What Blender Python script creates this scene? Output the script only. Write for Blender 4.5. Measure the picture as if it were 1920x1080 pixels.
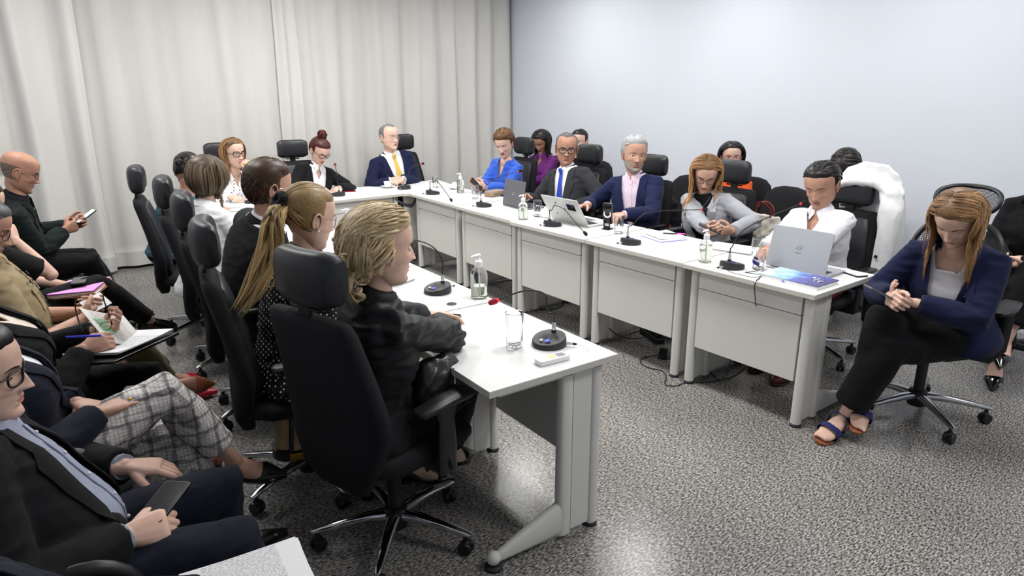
import bpy, bmesh, math, random
import numpy as np
from mathutils import Vector, Matrix, noise
from mathutils.bvhtree import BVHTree

PI = math.pi
for o in list(bpy.data.objects):
    bpy.data.objects.remove(o, do_unlink=True)
SC = bpy.context.scene
COL = SC.collection

# ------------------------------------------------------------------ camera
CAM_POS = Vector((-3.072, -1.5669, 1.6875))
YAW, PITCH, ROLL, FPX = 0.6526, 0.2855, -0.003, 1253.96
fw = Vector((math.sin(YAW)*math.cos(PITCH), math.cos(YAW)*math.cos(PITCH), -math.sin(PITCH)))
rt = Vector((math.cos(YAW), -math.sin(YAW), 0))
up = rt.cross(fw)
r2 = rt*math.cos(ROLL) + up*math.sin(ROLL)
u2 = -rt*math.sin(ROLL) + up*math.cos(ROLL)
cd = bpy.data.cameras.new('camera')
cam = bpy.data.objects.new('camera', cd)
COL.objects.link(cam)
cam.matrix_world = Matrix((
    (r2.x, u2.x, -fw.x, CAM_POS.x),
    (r2.y, u2.y, -fw.y, CAM_POS.y),
    (r2.z, u2.z, -fw.z, CAM_POS.z), (0, 0, 0, 1)))
cd.sensor_width = 36
cd.lens = FPX/1920*36
cd.clip_start = 0.03
SC.camera = cam

# ------------------------------------------------------------------ light and exposure
SC.view_settings.view_transform = 'Standard'
SC.view_settings.look = 'None'
SC.view_settings.gamma = 1
SC.view_settings.exposure = 0.0
SC.view_settings.use_curve_mapping = False
world = bpy.data.worlds.new('room_world')
SC.world = world
world.use_nodes = True
world.node_tree.nodes['Background'].inputs[0].default_value = (0.75, 0.86, 1.0, 1)
world.node_tree.nodes['Background'].inputs[1].default_value = 0.35
CEIL = 3.05
PANELS = [(1.52, 4.22, 30), (1.48, 2.30, 30), (1.48, .38, 28), (1.48, -1.54, 20), (-.55, 4.22, 60), (-.55, 2.30, 54), (-.55, .38, 50), (-.55, -1.54, 36), (-2.60, 4.22, 44), (-2.60, 2.30, 36)]
for i, (x, y, e) in enumerate(PANELS):
    ld = bpy.data.lights.new('panel_light', 'AREA')
    ld.shape = 'SQUARE'
    ld.size = 0.56
    ld.energy = e*.76
    ld.color = (1.0, 0.99, 0.965)
    lo = bpy.data.objects.new('panel_light', ld)
    lo.location = (x, y, CEIL-0.035)
    COL.objects.link(lo)

# ------------------------------------------------------------------ helpers
def V(*a): return np.array(a, float)
def nrm(v):
    v = np.asarray(v, float); l = np.linalg.norm(v)
    return v/l if l > 1e-9 else v

def tag(o, label=None, cat=None, group=None, kind=None):
    if label: o['label'] = label
    if cat: o['category'] = cat
    if group: o['group'] = group
    if kind: o['kind'] = kind
    return o

def empty(name, loc=(0, 0, 0), rz=0, label=None, cat=None, group=None):
    o = bpy.data.objects.new(name, None)
    o.empty_display_size = 0.1
    COL.objects.link(o)
    o.location = loc
    o.rotation_euler = (0, 0, rz)
    return tag(o, label, cat, group)

def copy_tree(o, parent=None):
    c = o.copy()
    COL.objects.link(c)
    if parent: c.parent = parent
    for ch in [k for k in o.children]:
        copy_tree(ch, c)
    return c

class G:
    """collects geometry, becomes one mesh object"""
    def __init__(s): s.v = []; s.f = []; s.m = []; s.n = 0
    def add(s, VF, m=0, M=None):
        v, f = VF
        v = np.asarray(v, float).reshape(-1, 3)
        if M is not None:
            M = np.array(M); v = v @ M[:3, :3].T + M[:3, 3]
        s.v.append(v)
        k = s.n
        s.f += [tuple(i+k for i in q) for q in f]
        s.m += ([m]*len(f) if isinstance(m, int) else list(m))
        s.n += len(v)
        return s
    def get(s): return (np.concatenate(s.v), s.f)
    def build(s, name, mats, parent=None, smooth=True, bevel=0, seg=2, origin=None, angle=40):
        me = bpy.data.meshes.new(name)
        v = np.concatenate(s.v)
        if origin is not None: v = v - np.array(origin)
        me.from_pydata(v.tolist(), [], s.f)
        if not isinstance(mats, (list, tuple)): mats = [mats]
        for m_ in mats: me.materials.append(m_)
        if len(mats) > 1: me.polygons.foreach_set('material_index', s.m)
        if smooth:
            me.polygons.foreach_set('use_smooth', [True]*len(me.polygons))
            if angle < 180:
                me.set_sharp_from_angle(angle=math.radians(angle))
        me.update()
        o = bpy.data.objects.new(name, me)
        COL.objects.link(o)
        if origin is not None: o.location = origin
        if parent: o.parent = parent
        if bevel:
            b = o.modifiers.new('b', 'BEVEL'); b.width = bevel; b.segments = seg; b.limit_method = 'ANGLE'
            b.angle_limit = math.radians(35); b.harden_normals = False
        return o

def box(x0, x1, y0, y1, z0, z1):
    v = [(x, y, z) for z in (z0, z1) for y in (y0, y1) for x in (x0, x1)]
    f = [(0, 2, 3, 1), (4, 5, 7, 6), (0, 1, 5, 4), (2, 6, 7, 3), (0, 4, 6, 2), (1, 3, 7, 5)]
    return np.array(v, float), f
def cbox(cx, cy, cz, sx, sy, sz): return box(cx-sx/2, cx+sx/2, cy-sy/2, cy+sy/2, cz-sz/2, cz+sz/2)

def loft(R, cap=True, closed=True):
    R = np.asarray(R, float); k, n, _ = R.shape
    f = []
    for i in range(k-1):
        a, b = i*n, (i+1)*n
        for j in range(n if closed else n-1):
            j2 = (j+1) % n
            f.append((a+j, a+j2, b+j2, b+j))
    if cap and closed:
        f.append(tuple(range(n-1, -1, -1)))
        f.append(tuple(range((k-1)*n, k*n)))
    return R.reshape(-1, 3), f

def sup(n, a, b, e=2.0, ph=0.0):
    t = np.linspace(0, 2*PI, n, endpoint=False)+ph
    c, s = np.cos(t), np.sin(t)
    return np.stack([a*np.sign(c)*np.abs(c)**(2/e), b*np.sign(s)*np.abs(s)**(2/e)], 1)

def smooth_path(pts, n):
    pts = np.asarray(pts, float); k = len(pts)
    d = np.r_[0, np.cumsum(np.linalg.norm(np.diff(pts, axis=0), axis=1))]
    t = np.linspace(0, d[-1], n)
    return np.stack([ci(t, d, pts[:, i]) for i in range(pts.shape[1])], 1)

def ci(x, xs, ys):
    """cubic hermite interpolation (finite difference tangents)"""
    xs = np.asarray(xs, float); ys = np.asarray(ys, float); x = np.asarray(x, float)
    d = np.diff(ys)/np.diff(xs)
    m = np.r_[d[0], (d[1:]+d[:-1])/2, d[-1]]
    for i in range(1, len(m)-1):
        if d[i-1]*d[i] <= 0: m[i] = 0
    i = np.clip(np.searchsorted(xs, x)-1, 0, len(xs)-2)
    h = xs[i+1]-xs[i]; t = np.clip((x-xs[i])/h, 0, 1)
    return ((2*t**3-3*t**2+1)*ys[i]+(t**3-2*t**2+t)*h*m[i]+(-2*t**3+3*t**2)*ys[i+1]+(t**3-t**2)*h*m[i+1])

def tube(pts, rad, n=10, upv=None, round_caps=True, e=2.0):
    """tube through pts; rad scalar, list of scalars or of (side, up) pairs"""
    pts = np.asarray(pts, float); k = len(pts)
    if np.isscalar(rad): rad = [rad]*k
    rad = np.array([(r, r) if np.isscalar(r) else r for r in rad], float)
    T = np.gradient(pts, axis=0)
    T /= np.maximum(np.linalg.norm(T, axis=1)[:, None], 1e-9)
    u = nrm(upv) if upv is not None else (V(0, 0, 1) if abs(T[0][2]) < .9 else V(0, 1, 0))
    rings = []
    def ring(c, t, u, r):
        s = nrm(np.cross(t, u)); w = np.cross(s, t)
        q = sup(n, r[0], r[1], e)
        return c+q[:, :1]*s+q[:, 1:]*w
    if round_caps:
        r = rad[0]; m = max(r)*.9
        for a in (80, 50, 25): rings.append(ring(pts[0]-T[0]*m*math.sin(math.radians(a))*.9, T[0], u, r*math.cos(math.radians(a))))
    for i in range(k):
        u = nrm(u-T[i]*np.dot(u, T[i])) if upv is None else nrm(nrm(upv)-T[i]*np.dot(nrm(upv), T[i]))
        rings.append(ring(pts[i], T[i], u, rad[i]))
    if round_caps:
        r = rad[-1]; m = max(r)*.9
        for a in (25, 50, 80): rings.append(ring(pts[-1]+T[-1]*m*math.sin(math.radians(a))*.9, T[-1], u, r*math.cos(math.radians(a))))
    return loft(rings)

def lathe(prof, n=20, c=(0, 0, 0), cap=True):
    R = []
    t = np.linspace(0, 2*PI, n, endpoint=False)
    for r, z in prof:
        R.append(np.stack([c[0]+r*np.cos(t), c[1]+r*np.sin(t), np.full(n, c[2]+z)], 1))
    return loft(R, cap=cap)

def sphere(c, r, n=10):
    if np.isscalar(r): r = (r, r, r)
    pr = [(math.cos(a)*1.0, math.sin(a)) for a in np.linspace(-PI/2+.08, PI/2-.08, n//2+3)]
    v, f = lathe(pr, n)
    return v*np.array(r)+np.array(c), f

def prism(poly, z0, z1):
    n = len(poly)
    v = [(x, y, z0) for x, y in poly]+[(x, y, z1) for x, y in poly]
    f = [tuple(range(n-1, -1, -1)), tuple(range(n, 2*n))]+[(i, (i+1) % n, n+(i+1) % n, n+i) for i in range(n)]
    return np.array(v, float), f

def rrect(w, h, r, n=4):
    P = []
    for cx, cy, a0 in ((w/2-r, h/2-r, 0), (-w/2+r, h/2-r, 90), (-w/2+r, -h/2+r, 180), (w/2-r, -h/2+r, 270)):
        for i in range(n+1):
            a = math.radians(a0+90*i/n); P.append((cx+r*math.cos(a), cy+r*math.sin(a)))
    return P

def slab(z0, z1, w, h, r): return prism(rrect(w, h, r), z0, z1)

def frame(D, N):
    """orthonormal matrix with +Y = D, +Z ~ N"""
    D = nrm(D); X = nrm(np.cross(D, N)); Z = np.cross(X, D)
    return np.stack([X, D, Z], 1)
def mat4(R, t):
    M = np.eye(4); M[:3, :3] = R; M[:3, 3] = t
    return M
def Mrz(x, y, z, a):
    c, s = math.cos(a), math.sin(a)
    return mat4(np.array([[c, -s, 0], [s, c, 0], [0, 0, 1.]]), (x, y, z))

# ------------------------------------------------------------------ materials
MATS = {}
def rgb(r, g, b):
    return tuple(((c/255)/12.92 if c/255 <= .04045 else ((c/255+.055)/1.055)**2.4) for c in (r, g, b))+(1,)

def mat(name, col, rough=.5, metal=0, spec=.5, var=.06, vscale=6, bump=0, bscale=200, sheen=0, trans=0, ior=1.45, coat=0, emit=0, alpha=1, stretch=(1, 1, 1)):
    if name in MATS: return MATS[name]
    m = bpy.data.materials.new(name); m.use_nodes = True
    nt = m.node_tree; b = nt.nodes['Principled BSDF']
    c = rgb(*col)
    b.inputs['Roughness'].default_value = rough
    b.inputs['Metallic'].default_value = metal
    b.inputs['Specular IOR Level'].default_value = spec
    b.inputs['Transmission Weight'].default_value = trans
    b.inputs['IOR'].default_value = ior
    b.inputs['Coat Weight'].default_value = coat
    b.inputs['Sheen Weight'].default_value = sheen
    b.inputs['Alpha'].default_value = alpha
    if emit:
        b.inputs['Emission Color'].default_value = c; b.inputs['Emission Strength'].default_value = emit
    tc = nt.nodes.new('ShaderNodeTexCoord')
    mp = nt.nodes.new('ShaderNodeMapping'); mp.inputs['Scale'].default_value = stretch
    nt.links.new(tc.outputs['Object'], mp.inputs[0])
    if var > 0:
        n = nt.nodes.new('ShaderNodeTexNoise'); n.inputs['Scale'].default_value = vscale; n.inputs['Detail'].default_value = 4
        nt.links.new(mp.outputs[0], n.inputs['Vector'])
        r = nt.nodes.new('ShaderNodeValToRGB')
        r.color_ramp.elements[0].position = .3; r.color_ramp.elements[1].position = .7
        r.color_ramp.elements[0].color = tuple(max(0, x*(1-var*2)) for x in c[:3])+(1,)
        r.color_ramp.elements[1].color = tuple(min(1, x*(1+var)) for x in c[:3])+(1,)
        nt.links.new(n.outputs['Fac'], r.inputs[0]); nt.links.new(r.outputs[0], b.inputs['Base Color'])
    else:
        b.inputs['Base Color'].default_value = c
    if bump:
        n2 = nt.nodes.new('ShaderNodeTexNoise'); n2.inputs['Scale'].default_value = bscale; n2.inputs['Detail'].default_value = 2
        nt.links.new(mp.outputs[0], n2.inputs['Vector'])
        bp = nt.nodes.new('ShaderNodeBump'); bp.inputs['Strength'].default_value = bump; bp.inputs['Distance'].default_value = .002
        nt.links.new(n2.outputs['Fac'], bp.inputs['Height']); nt.links.new(bp.outputs[0], b.inputs['Normal'])
    MATS[name] = m
    return m

def skin_mat(name, col):
    if name in MATS: return MATS[name]
    m = mat(name, col, rough=.48, spec=.4, var=.07, vscale=22, bump=.12, bscale=260)
    b = m.node_tree.nodes['Principled BSDF']
    b.inputs['Subsurface Weight'].default_value = .08
    b.inputs['Subsurface Radius'].default_value = (.02, .008, .004)
    b.inputs['Subsurface Scale'].default_value = .5
    return m

def hair_mat(name, dark, light, rough=.42):
    if name in MATS: return MATS[name]
    m = mat(name, dark, rough=rough, var=0, spec=.35)
    nt = m.node_tree; b = nt.nodes['Principled BSDF']
    at_ = nt.nodes.new('ShaderNodeAttribute'); at_.attribute_name = 'tint'
    r = nt.nodes.new('ShaderNodeValToRGB')
    r.color_ramp.elements[0].color = rgb(*dark); r.color_ramp.elements[1].color = rgb(*light)
    tc = nt.nodes['Texture Coordinate']; n = nt.nodes.new('ShaderNodeTexNoise'); n.inputs['Scale'].default_value = 160
    nt.links.new(tc.outputs['Object'], n.inputs['Vector'])
    ad = nt.nodes.new('ShaderNodeMath'); ad.operation = 'MULTIPLY_ADD'; ad.inputs[1].default_value = .5; 
    nt.links.new(n.outputs['Fac'], ad.inputs[0]); nt.links.new(at_.outputs['Fac'], ad.inputs[2])
    s = nt.nodes.new('ShaderNodeMath'); s.operation = 'SUBTRACT'; s.inputs[1].default_value = .25
    nt.links.new(ad.outputs[0], s.inputs[0]); nt.links.new(s.outputs[0], r.inputs[0])
    nt.links.new(r.outputs[0], b.inputs['Base Color'])
    return m

def cloth(name, col, rough=.85, bump=.25, var=.05, sheen=.04, bscale=420):
    return mat(name, col, rough=rough, spec=.2, var=var, vscale=14, bump=bump, bscale=bscale, sheen=sheen)

def dots_mat(name, base, dot, scale, size, rnd=0.0, dot2=None):
    if name in MATS: return MATS[name]
    m = mat(name, base, rough=.8, var=0, spec=.2)
    nt = m.node_tree; b = nt.nodes['Principled BSDF']
    tc = nt.nodes['Texture Coordinate']
    vo = nt.nodes.new('ShaderNodeTexVoronoi'); vo.inputs['Scale'].default_value = scale; vo.inputs['Randomness'].default_value = rnd
    mp = nt.nodes.new('ShaderNodeMapping'); mp.inputs['Rotation'].default_value = (.6, .5, .4)
    nt.links.new(tc.outputs['Object'], mp.inputs[0]); nt.links.new(mp.outputs[0], vo.inputs['Vector'])
    r = nt.nodes.new('ShaderNodeValToRGB'); r.color_ramp.interpolation = 'CONSTANT'
    r.color_ramp.elements[0].color = rgb(*dot); r.color_ramp.elements[1].color = rgb(*base); r.color_ramp.elements[1].position = size
    if dot2:
        e = r.color_ramp.elements.new(size*.55); e.color = rgb(*dot2)
    nt.links.new(vo.outputs['Distance'], r.inputs[0]); nt.links.new(r.outputs[0], b.inputs['Base Color'])
    return m
mat('sole', (40, 36, 34), rough=.7, var=0)
mat('porcelain_tag', (236, 236, 236), rough=.4, var=0)
mat('chrome', (205, 205, 210), rough=.12, metal=1, var=0)
mat('steel', (150, 150, 155), rough=.3, metal=1, var=0)
mat('gold', (225, 170, 70), rough=.22, metal=1, var=0)
mat('pearl', (238, 232, 222), rough=.25, var=0)
mat('black_plastic', (22, 22, 25), rough=.38, var=.03, bump=.05, bscale=500)
mat('black_gloss', (12, 12, 14), rough=.08, var=0, coat=.4)
mat('eye_white', (232, 226, 220), rough=.2, var=0)
mat('iris', (62, 40, 26), rough=.2, var=0)
mat('pupil', (5, 5, 5), rough=.1, var=0)
mat('button_white', (225, 222, 225), rough=.3, var=0)
mat('button_dark', (25, 25, 30), rough=.3, var=0)
cloth('black_cloth', (19, 20, 24))
SK = {'skin_a': (202, 160, 140), 'skin_b': (216, 178, 160), 'skin_c': (178, 132, 110), 'skin_d': (184, 140, 118), 'skin_e': (194, 150, 130)}
for k_, c_ in SK.items():
    skin_mat(k_, c_); mat(k_+'_lip', tuple(int(x*f) for x, f in zip(c_, (.86, .66, .66))), rough=.4, var=.04)
mat('lip_pink', (200, 98, 118), rough=.35, var=0)
mat('lip_red', (170, 60, 70), rough=.35, var=0)
def lens_mat():
    m = bpy.data.materials.new('lens'); m.use_nodes = True; nt = m.node_tree
    for n in list(nt.nodes): nt.nodes.remove(n)
    o = nt.nodes.new('ShaderNodeOutputMaterial'); mx = nt.nodes.new('ShaderNodeMixShader'); t = nt.nodes.new('ShaderNodeBsdfTransparent'); gl = nt.nodes.new('ShaderNodeBsdfGlossy')
    gl.inputs['Roughness'].default_value = .03; mx.inputs[0].default_value = .07; nt.links.new(t.outputs[0], mx.inputs[1]); nt.links.new(gl.outputs[0], mx.inputs[2]); nt.links.new(mx.outputs[0], o.inputs[0])
    MATS['lens'] = m
lens_mat()
# ------------------------------------------------------------------ room shell
def floor_mat():
    m = bpy.data.materials.new('granite'); m.use_nodes = True; nt = m.node_tree; b = nt.nodes['Principled BSDF']
    tc = nt.nodes.new('ShaderNodeTexCoord'); L = nt.links.new
    ge = nt.nodes.new('ShaderNodeNewGeometry')
    mp = nt.nodes.new('ShaderNodeMapping'); mp.inputs['Rotation'].default_value = (0, 0, -.15); mp.inputs['Scale'].default_value = (1.0, 2.6, 1)
    L(ge.outputs['Position'], mp.inputs[0])
    n1 = nt.nodes.new('ShaderNodeTexNoise'); n1.inputs['Scale'].default_value = 64; n1.inputs['Detail'].default_value = 3; n1.inputs['Roughness'].default_value = .62
    n2 = nt.nodes.new('ShaderNodeTexNoise'); n2.inputs['Scale'].default_value = 40; n2.inputs['Detail'].default_value = 5
    n3 = nt.nodes.new('ShaderNodeTexNoise'); n3.inputs['Scale'].default_value = 1.3; n3.inputs['Detail'].default_value = 2
    for n in (n1, n2): L(mp.outputs[0], n.inputs['Vector'])
    L(ge.outputs['Position'], n3.inputs['Vector'])
    r1 = nt.nodes.new('ShaderNodeValToRGB'); e = r1.color_ramp.elements
    e[0].position = .36; e[0].color = rgb(46, 45, 45); e[1].position = .47; e[1].color = rgb(112, 109, 106)
    x = e.new(.53); x.color = rgb(150, 147, 143); x = e.new(.66); x.color = rgb(196, 193, 188)
    L(n1.outputs['Fac'], r1.inputs[0])
    r2 = nt.nodes.new('ShaderNodeValToRGB'); e = r2.color_ramp.elements
    e[0].position = .38; e[0].color = (.33, .33, .335, 1); e[1].position = .5; e[1].color = (1, 1, 1, 1)
    L(n2.outputs['Fac'], r2.inputs[0])
    mx = nt.nodes.new('ShaderNodeMixRGB'); mx.blend_type = 'MULTIPLY'; mx.inputs[0].default_value = .6
    L(r1.outputs[0], mx.inputs[1]); L(r2.outputs[0], mx.inputs[2])
    r3 = nt.nodes.new('ShaderNodeValToRGB'); r3.color_ramp.elements[0].color = (.86, .86, .87, 1); r3.color_ramp.elements[0].position = .35; r3.color_ramp.elements[1].position = .65
    L(n3.outputs['Fac'], r3.inputs[0])
    m2 = nt.nodes.new('ShaderNodeMixRGB'); m2.blend_type = 'MULTIPLY'; m2.inputs[0].default_value = 1
    L(mx.outputs[0], m2.inputs[1]); L(r3.outputs[0], m2.inputs[2])
    L(m2.outputs[0], b.inputs['Base Color'])
    b.inputs['Roughness'].default_value = .2; b.inputs['Specular IOR Level'].default_value = .28
    MATS['granite'] = m
floor_mat()
mat('grout', (70, 69, 68), rough=.8)
mat('wall_paint', (211, 216, 225), rough=.85, spec=.2, var=.012, vscale=1.2, bump=.04, bscale=90)
mat('ceiling_white', (232, 232, 230), rough=.9, var=.01)
X0, X1, Y0, Y1 = -3.75, 2.62, -3.4, 6.12
fl = G().add(box(X0-.1, X1+.1, Y0-.1, Y1+.1, -.12, -.012)).build('floor', MATS['grout'], smooth=False); tag(fl, kind='structure')
tg = G().add(box(-.2494, .2494, -.2494, .2494, -.012, 0)); t0 = None
xs_ = [-1.6+.5*k+.25 for k in range(-5, 9)]; ys_ = [.46+.5*k+.25 for k in range(-8, 12)]
for x in xs_:
    for y in ys_:
        if t0 is None:
            t0 = tg.build('tile', MATS['granite'], fl, smooth=False); t0.location = (x, y, 0)
        else:
            c = t0.copy(); COL.objects.link(c); c.location = (x, y, 0)
def struct(name, b_, m_):
    o = G().add(b_).build(name, m_, smooth=False); return tag(o, kind='structure')
struct('wall_right', box(X1, X1+.12, Y0-.1, Y1+.12, -.1, CEIL+.1), MATS['wall_paint'])
struct('wall_left', box(X0-.12, X0, Y0-.1, Y1+.12, -.1, CEIL+.1), MATS['wall_paint'])
struct('wall_back', box(X0-.12, X1+.12, Y1, Y1+.12, -.1, CEIL+.1), MATS['wall_paint'])
struct('wall_front', box(X0-.12, X1+.12, Y0-.12, Y0, -.1, CEIL+.1), MATS['wall_paint'])
ceil = struct('ceiling', box(X0-.12, X1+.12, Y0-.12, Y1+.12, CEIL, CEIL+.1), MATS['ceiling_white'])
mat('diffuser', (255, 253, 246), rough=.5, var=0, emit=2.2)
where_ = ['above the far right corner chairs', 'above the right row beside the man with the blue tie', 'above the woman in white shirt', 'above the open floor at the right', 'above the far desks', 'above the middle of the horseshoe', 'above the near end of the left desks', 'above the open floor behind the camera', 'above the bald man by the curtain', 'above the middle of the audience row']
for k_, (x, y, e) in enumerate(PANELS):
    t = empty('ceiling_light', (x, y, CEIL-.02), 0, 'square flush ceiling light panel with a white frame, over the room at %.1f m across and %.1f m deep' % (x-X0, y-Y0), 'ceiling light', 'ceiling light panels')
    g = G()
    for b_ in (box(-.32, .32, .29, .32, -.012, .02), box(-.32, .32, -.32, -.29, -.012, .02), box(-.32, -.29, -.29, .29, -.012, .02), box(.29, .32, -.29, .29, -.012, .02)): g.add(b_)
    g.build('frame', MATS['ceiling_white'], t, smooth=False)
    G().add(box(-.29, .29, -.29, .29, -.004, .01)).build('diffuser', MATS['diffuser'], t, smooth=False)
    t['label'] = 'square flush ceiling light panel ' + where_[k_]

# curtains on the far wall
def curtain_mat():
    m = mat('curtain', (204, 202, 198), rough=.9, spec=.15, var=.03, vscale=3, bump=.3, bscale=600, stretch=(1, 1, .25))
    b = m.node_tree.nodes['Principled BSDF']
    return m
curtain_mat()
def curtain(x0, x1, yb, amps, label, seed, z1=3.0, tight=0):
    rs = random.Random(seed)
    n = max(24, int((x1-x0)/.013)); zs = np.linspace(.035, z1, 14)
    xs = np.linspace(x0, x1, n)
    ph = [rs.uniform(0, 6.28) for _ in range(8)]
    rows = []
    for z in zs:
        k = 1-.25*(z/z1)
        y = np.zeros(n)
        for i, (wl, am) in enumerate(amps):
            warp = .05*np.sin(xs*2.1+ph[i])+.03*(z/z1)*math.sin(ph[i]*3)
            s = np.sin((xs+warp)*2*PI/wl+ph[i]); y += am*k*np.sign(s)*np.abs(s)**.8
        rows.append(np.stack([xs+.012*np.sin(z*2+xs*7), yb+y, np.full(n, z)], 1))
    rows = np.array(rows)
    back = rows+V(0, .006, 0)
    v = np.concatenate([rows.reshape(-1, 3), back.reshape(-1, 3)]); N_ = 14*n; f = []
    for i in range(13):
        for j in range(n-1):
            q = (i*n+j, i*n+j+1, (i+1)*n+j+1, (i+1)*n+j); f.append(q); f.append(tuple(a_+N_ for a_ in q[::-1]))
        for j in (0, n-1): f.append((i*n+j, (i+1)*n+j, (i+1)*n+j+N_, i*n+j+N_))
    for j in range(n-1): f.append((j, j+1, j+1+N_, j+N_))
    t = empty('curtain', (x0, yb, 0), 0, label, 'curtain', 'curtain panels on the far wall')
    g = G(); g.add((v-V(x0, yb, 0), f)); g.build('fabric_panel', MATS['curtain'], t, angle=180)
    # hem band, slightly proud of the panel
    hz = np.linspace(.03, .17, 3); hr = [np.stack([rows[0][:, 0], rows[0][:, 1]-.004, np.full(n, z)], 1) for z in hz]
    g = G(); g.add(loft(hr, cap=False, closed=False), 0, mat4(np.eye(3), (-x0, -yb, 0))); g.build('hem', MATS['curtain'], t, angle=180)
    g = G(); g.add(tube([(.0, .02, z1+.0), (x1-x0, .02, z1+.0)], .014, n=8)); g.build('curtain_rail', MATS['ceiling_white'], t)
    return t
curtain(-3.72, -2.30, 5.80, ((.36, .060), (.19, .022)), 'off-white curtain panel gathered in deep folds at the left end', 3)
curtain(-2.33, -.50, 5.86, ((.74, .036), (.33, .022), (.2, .005)), 'broad off-white curtain panel behind the woman in polka dots', 8)
curtain(-.53, -.29, 5.83, ((.16, .022), (.09, .006)), 'narrow off-white curtain strip with close folds, between the two broad panels', 5)
curtain(-.32, 1.76, 5.86, ((.56, .030), (.27, .020), (.17, .005)), 'broad off-white curtain panel behind the man in the yellow tie', 11)
curtain(1.73, 2.585, 5.84, ((.29, .034), (.17, .012)), 'off-white curtain panel ending at the corner with the right wall', 21)
curt_board = struct('trim_1', box(X0, X1, Y1-.32, Y1-.30, 2.98, CEIL), MATS['ceiling_white'])

# ------------------------------------------------------------------ desks
mat('desk_top', (217, 217, 216), rough=.38, spec=.4, var=.008)
mat('desk_edge', (205, 203, 195), rough=.5, var=.01)
mat('desk_panel', (216, 214, 209), rough=.5, spec=.35, var=.015, vscale=2)
mat('desk_metal', (214, 213, 208), rough=.42, spec=.4, var=.012)
mat('glide', (38, 38, 48), rough=.6, var=0)
H = .74
def desk(label, loc, rz, w=.80, d=.60, grommet=None, group='grey office desks of the conference horseshoe', logo=False):
    t = empty('office_desk', (loc[0], loc[1], 0), rz, label, 'desk', group)
    g = G(); g.add(box(0, d, 0, w, H-.025, H-.002), 1); g.add(box(.0005, d-.0005, .0005, w-.0005, H-.002, H), 0)
    g.build('desktop', [MATS['desk_top'], MATS['desk_edge']], t, smooth=False, bevel=.003)
    G().add(box(.052, .072, .085, w-.085, .245, .601)).build('modesty_panel', MATS['desk_panel'], t, smooth=False, bevel=.0015)
    G().add(box(.050, .072, .085, w-.085, .606, H-.026)).build('cable_panel', MATS['desk_panel'], t, smooth=False, bevel=.0015)
    for yc in (.052, w-.052):
        g = G()
        q = sup(16, .026, .026, 2.6); g.add(loft([np.c_[q+V(.070, yc), np.full(16, z)] for z in (.018, H-.045)]))
        g.add(box(.096, .185, yc-.017, yc+.017, .03, H-.05))
        q = sup(16, .030, .024, 3.0); g.add(loft([np.c_[q+V(.214, yc), np.full(16, z)] for z in (.018, H-.045)]))
        lg = g.build('leg', MATS['desk_metal'], t, angle=50)
        R = []
        for x, z0, z1, hw in ((.235, .02, .165, .022), (.245, .02, .160, .022), (.40, .022, .108, .020), (d-.055, .024, .060, .014)):
            qq = sup(14, hw, (z1-z0)/2, 3.5); R.append(np.c_[np.full(14, x), yc+qq[:, 0], (z0+z1)/2+qq[:, 1]])
        G().add(loft(R)).build('foot', MATS['desk_metal'], lg, angle=50)
        g = G(); g.add(sphere((d-.042, yc, .044), .027, 16)); g.build('ball_end', MATS['desk_metal'], lg)
        for xx, rr in ((.070, .030), (d-.042, .034)):
            G().add(lathe([(rr, 0.0), (rr, .012), (rr*.8, .018)], 20, (xx, yc, 0))).build('glide', MATS['glide'], lg)
        G().add(box(.05, d-.06, yc-.018, yc+.018, H-.050, H-.0255)).build('support_rail', MATS['desk_metal'], t, smooth=False, bevel=.002)
    if grommet:
        x, y = grommet
        G().add(lathe([(.024, H-.001), (.024, H+.0015), (.019, H+.0025)], 20, (x, y, 0))).build('grommet', MATS['black_plastic'], t)
    if logo:
        g = G(); g.add(box(d-.0005, d+.0012, .05, .10, H-.018, H-.006)); g.build('maker_plate', MATS['steel'], t, smooth=False)
    return t
ordn = ['nearest', 'second nearest', 'middle', 'second farthest', 'farthest']
RD = [(-.040, -.005, .795), (-.035, .80, .80), (-.035, 1.612, .82), (-.005, 2.442, .87), (.045, 3.335, .86)]
on_r = ['the silver laptop and blue notebook', 'the microphone beside the pink pen', 'the tilted white laptop and phone stand', 'the dark grey laptop', 'the cup and saucer by the far corner']
for k, (x, y, w) in enumerate(RD):
    a = 0.0 if k < 3 else -.045
    desk('pale grey desk on the right side carrying %s' % on_r[k], (x, y), a, w, .62)
LA = -.040
lo_ = V(-1.331, .049)
lu, lv = V(math.cos(LA), math.sin(LA)), V(-math.sin(LA), math.cos(LA))
on_l = ['the remote control', 'the spiral notebook', 'open papers before the bearded man', 'the hands of the woman in white', 'the far left microphone']
for k in range(5):
    o_ = lo_+lv*(.824*(k+1)-.004)
    desk('pale grey desk on the left side carrying %s' % on_l[k], (o_[0], o_[1]), PI+LA, .815, .58, grommet=(.20, .74) if k == 1 else ((.15, .60) if k == 0 else None), logo=(k == 0))
EY = 4.235
desk('pale grey desk at the far end in front of the yellow tie', (.03, EY), PI/2, .80, .70)
desk('pale grey desk at the far end in front of the woman with a bun', (-.775, EY), PI/2, .80, .70)
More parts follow.
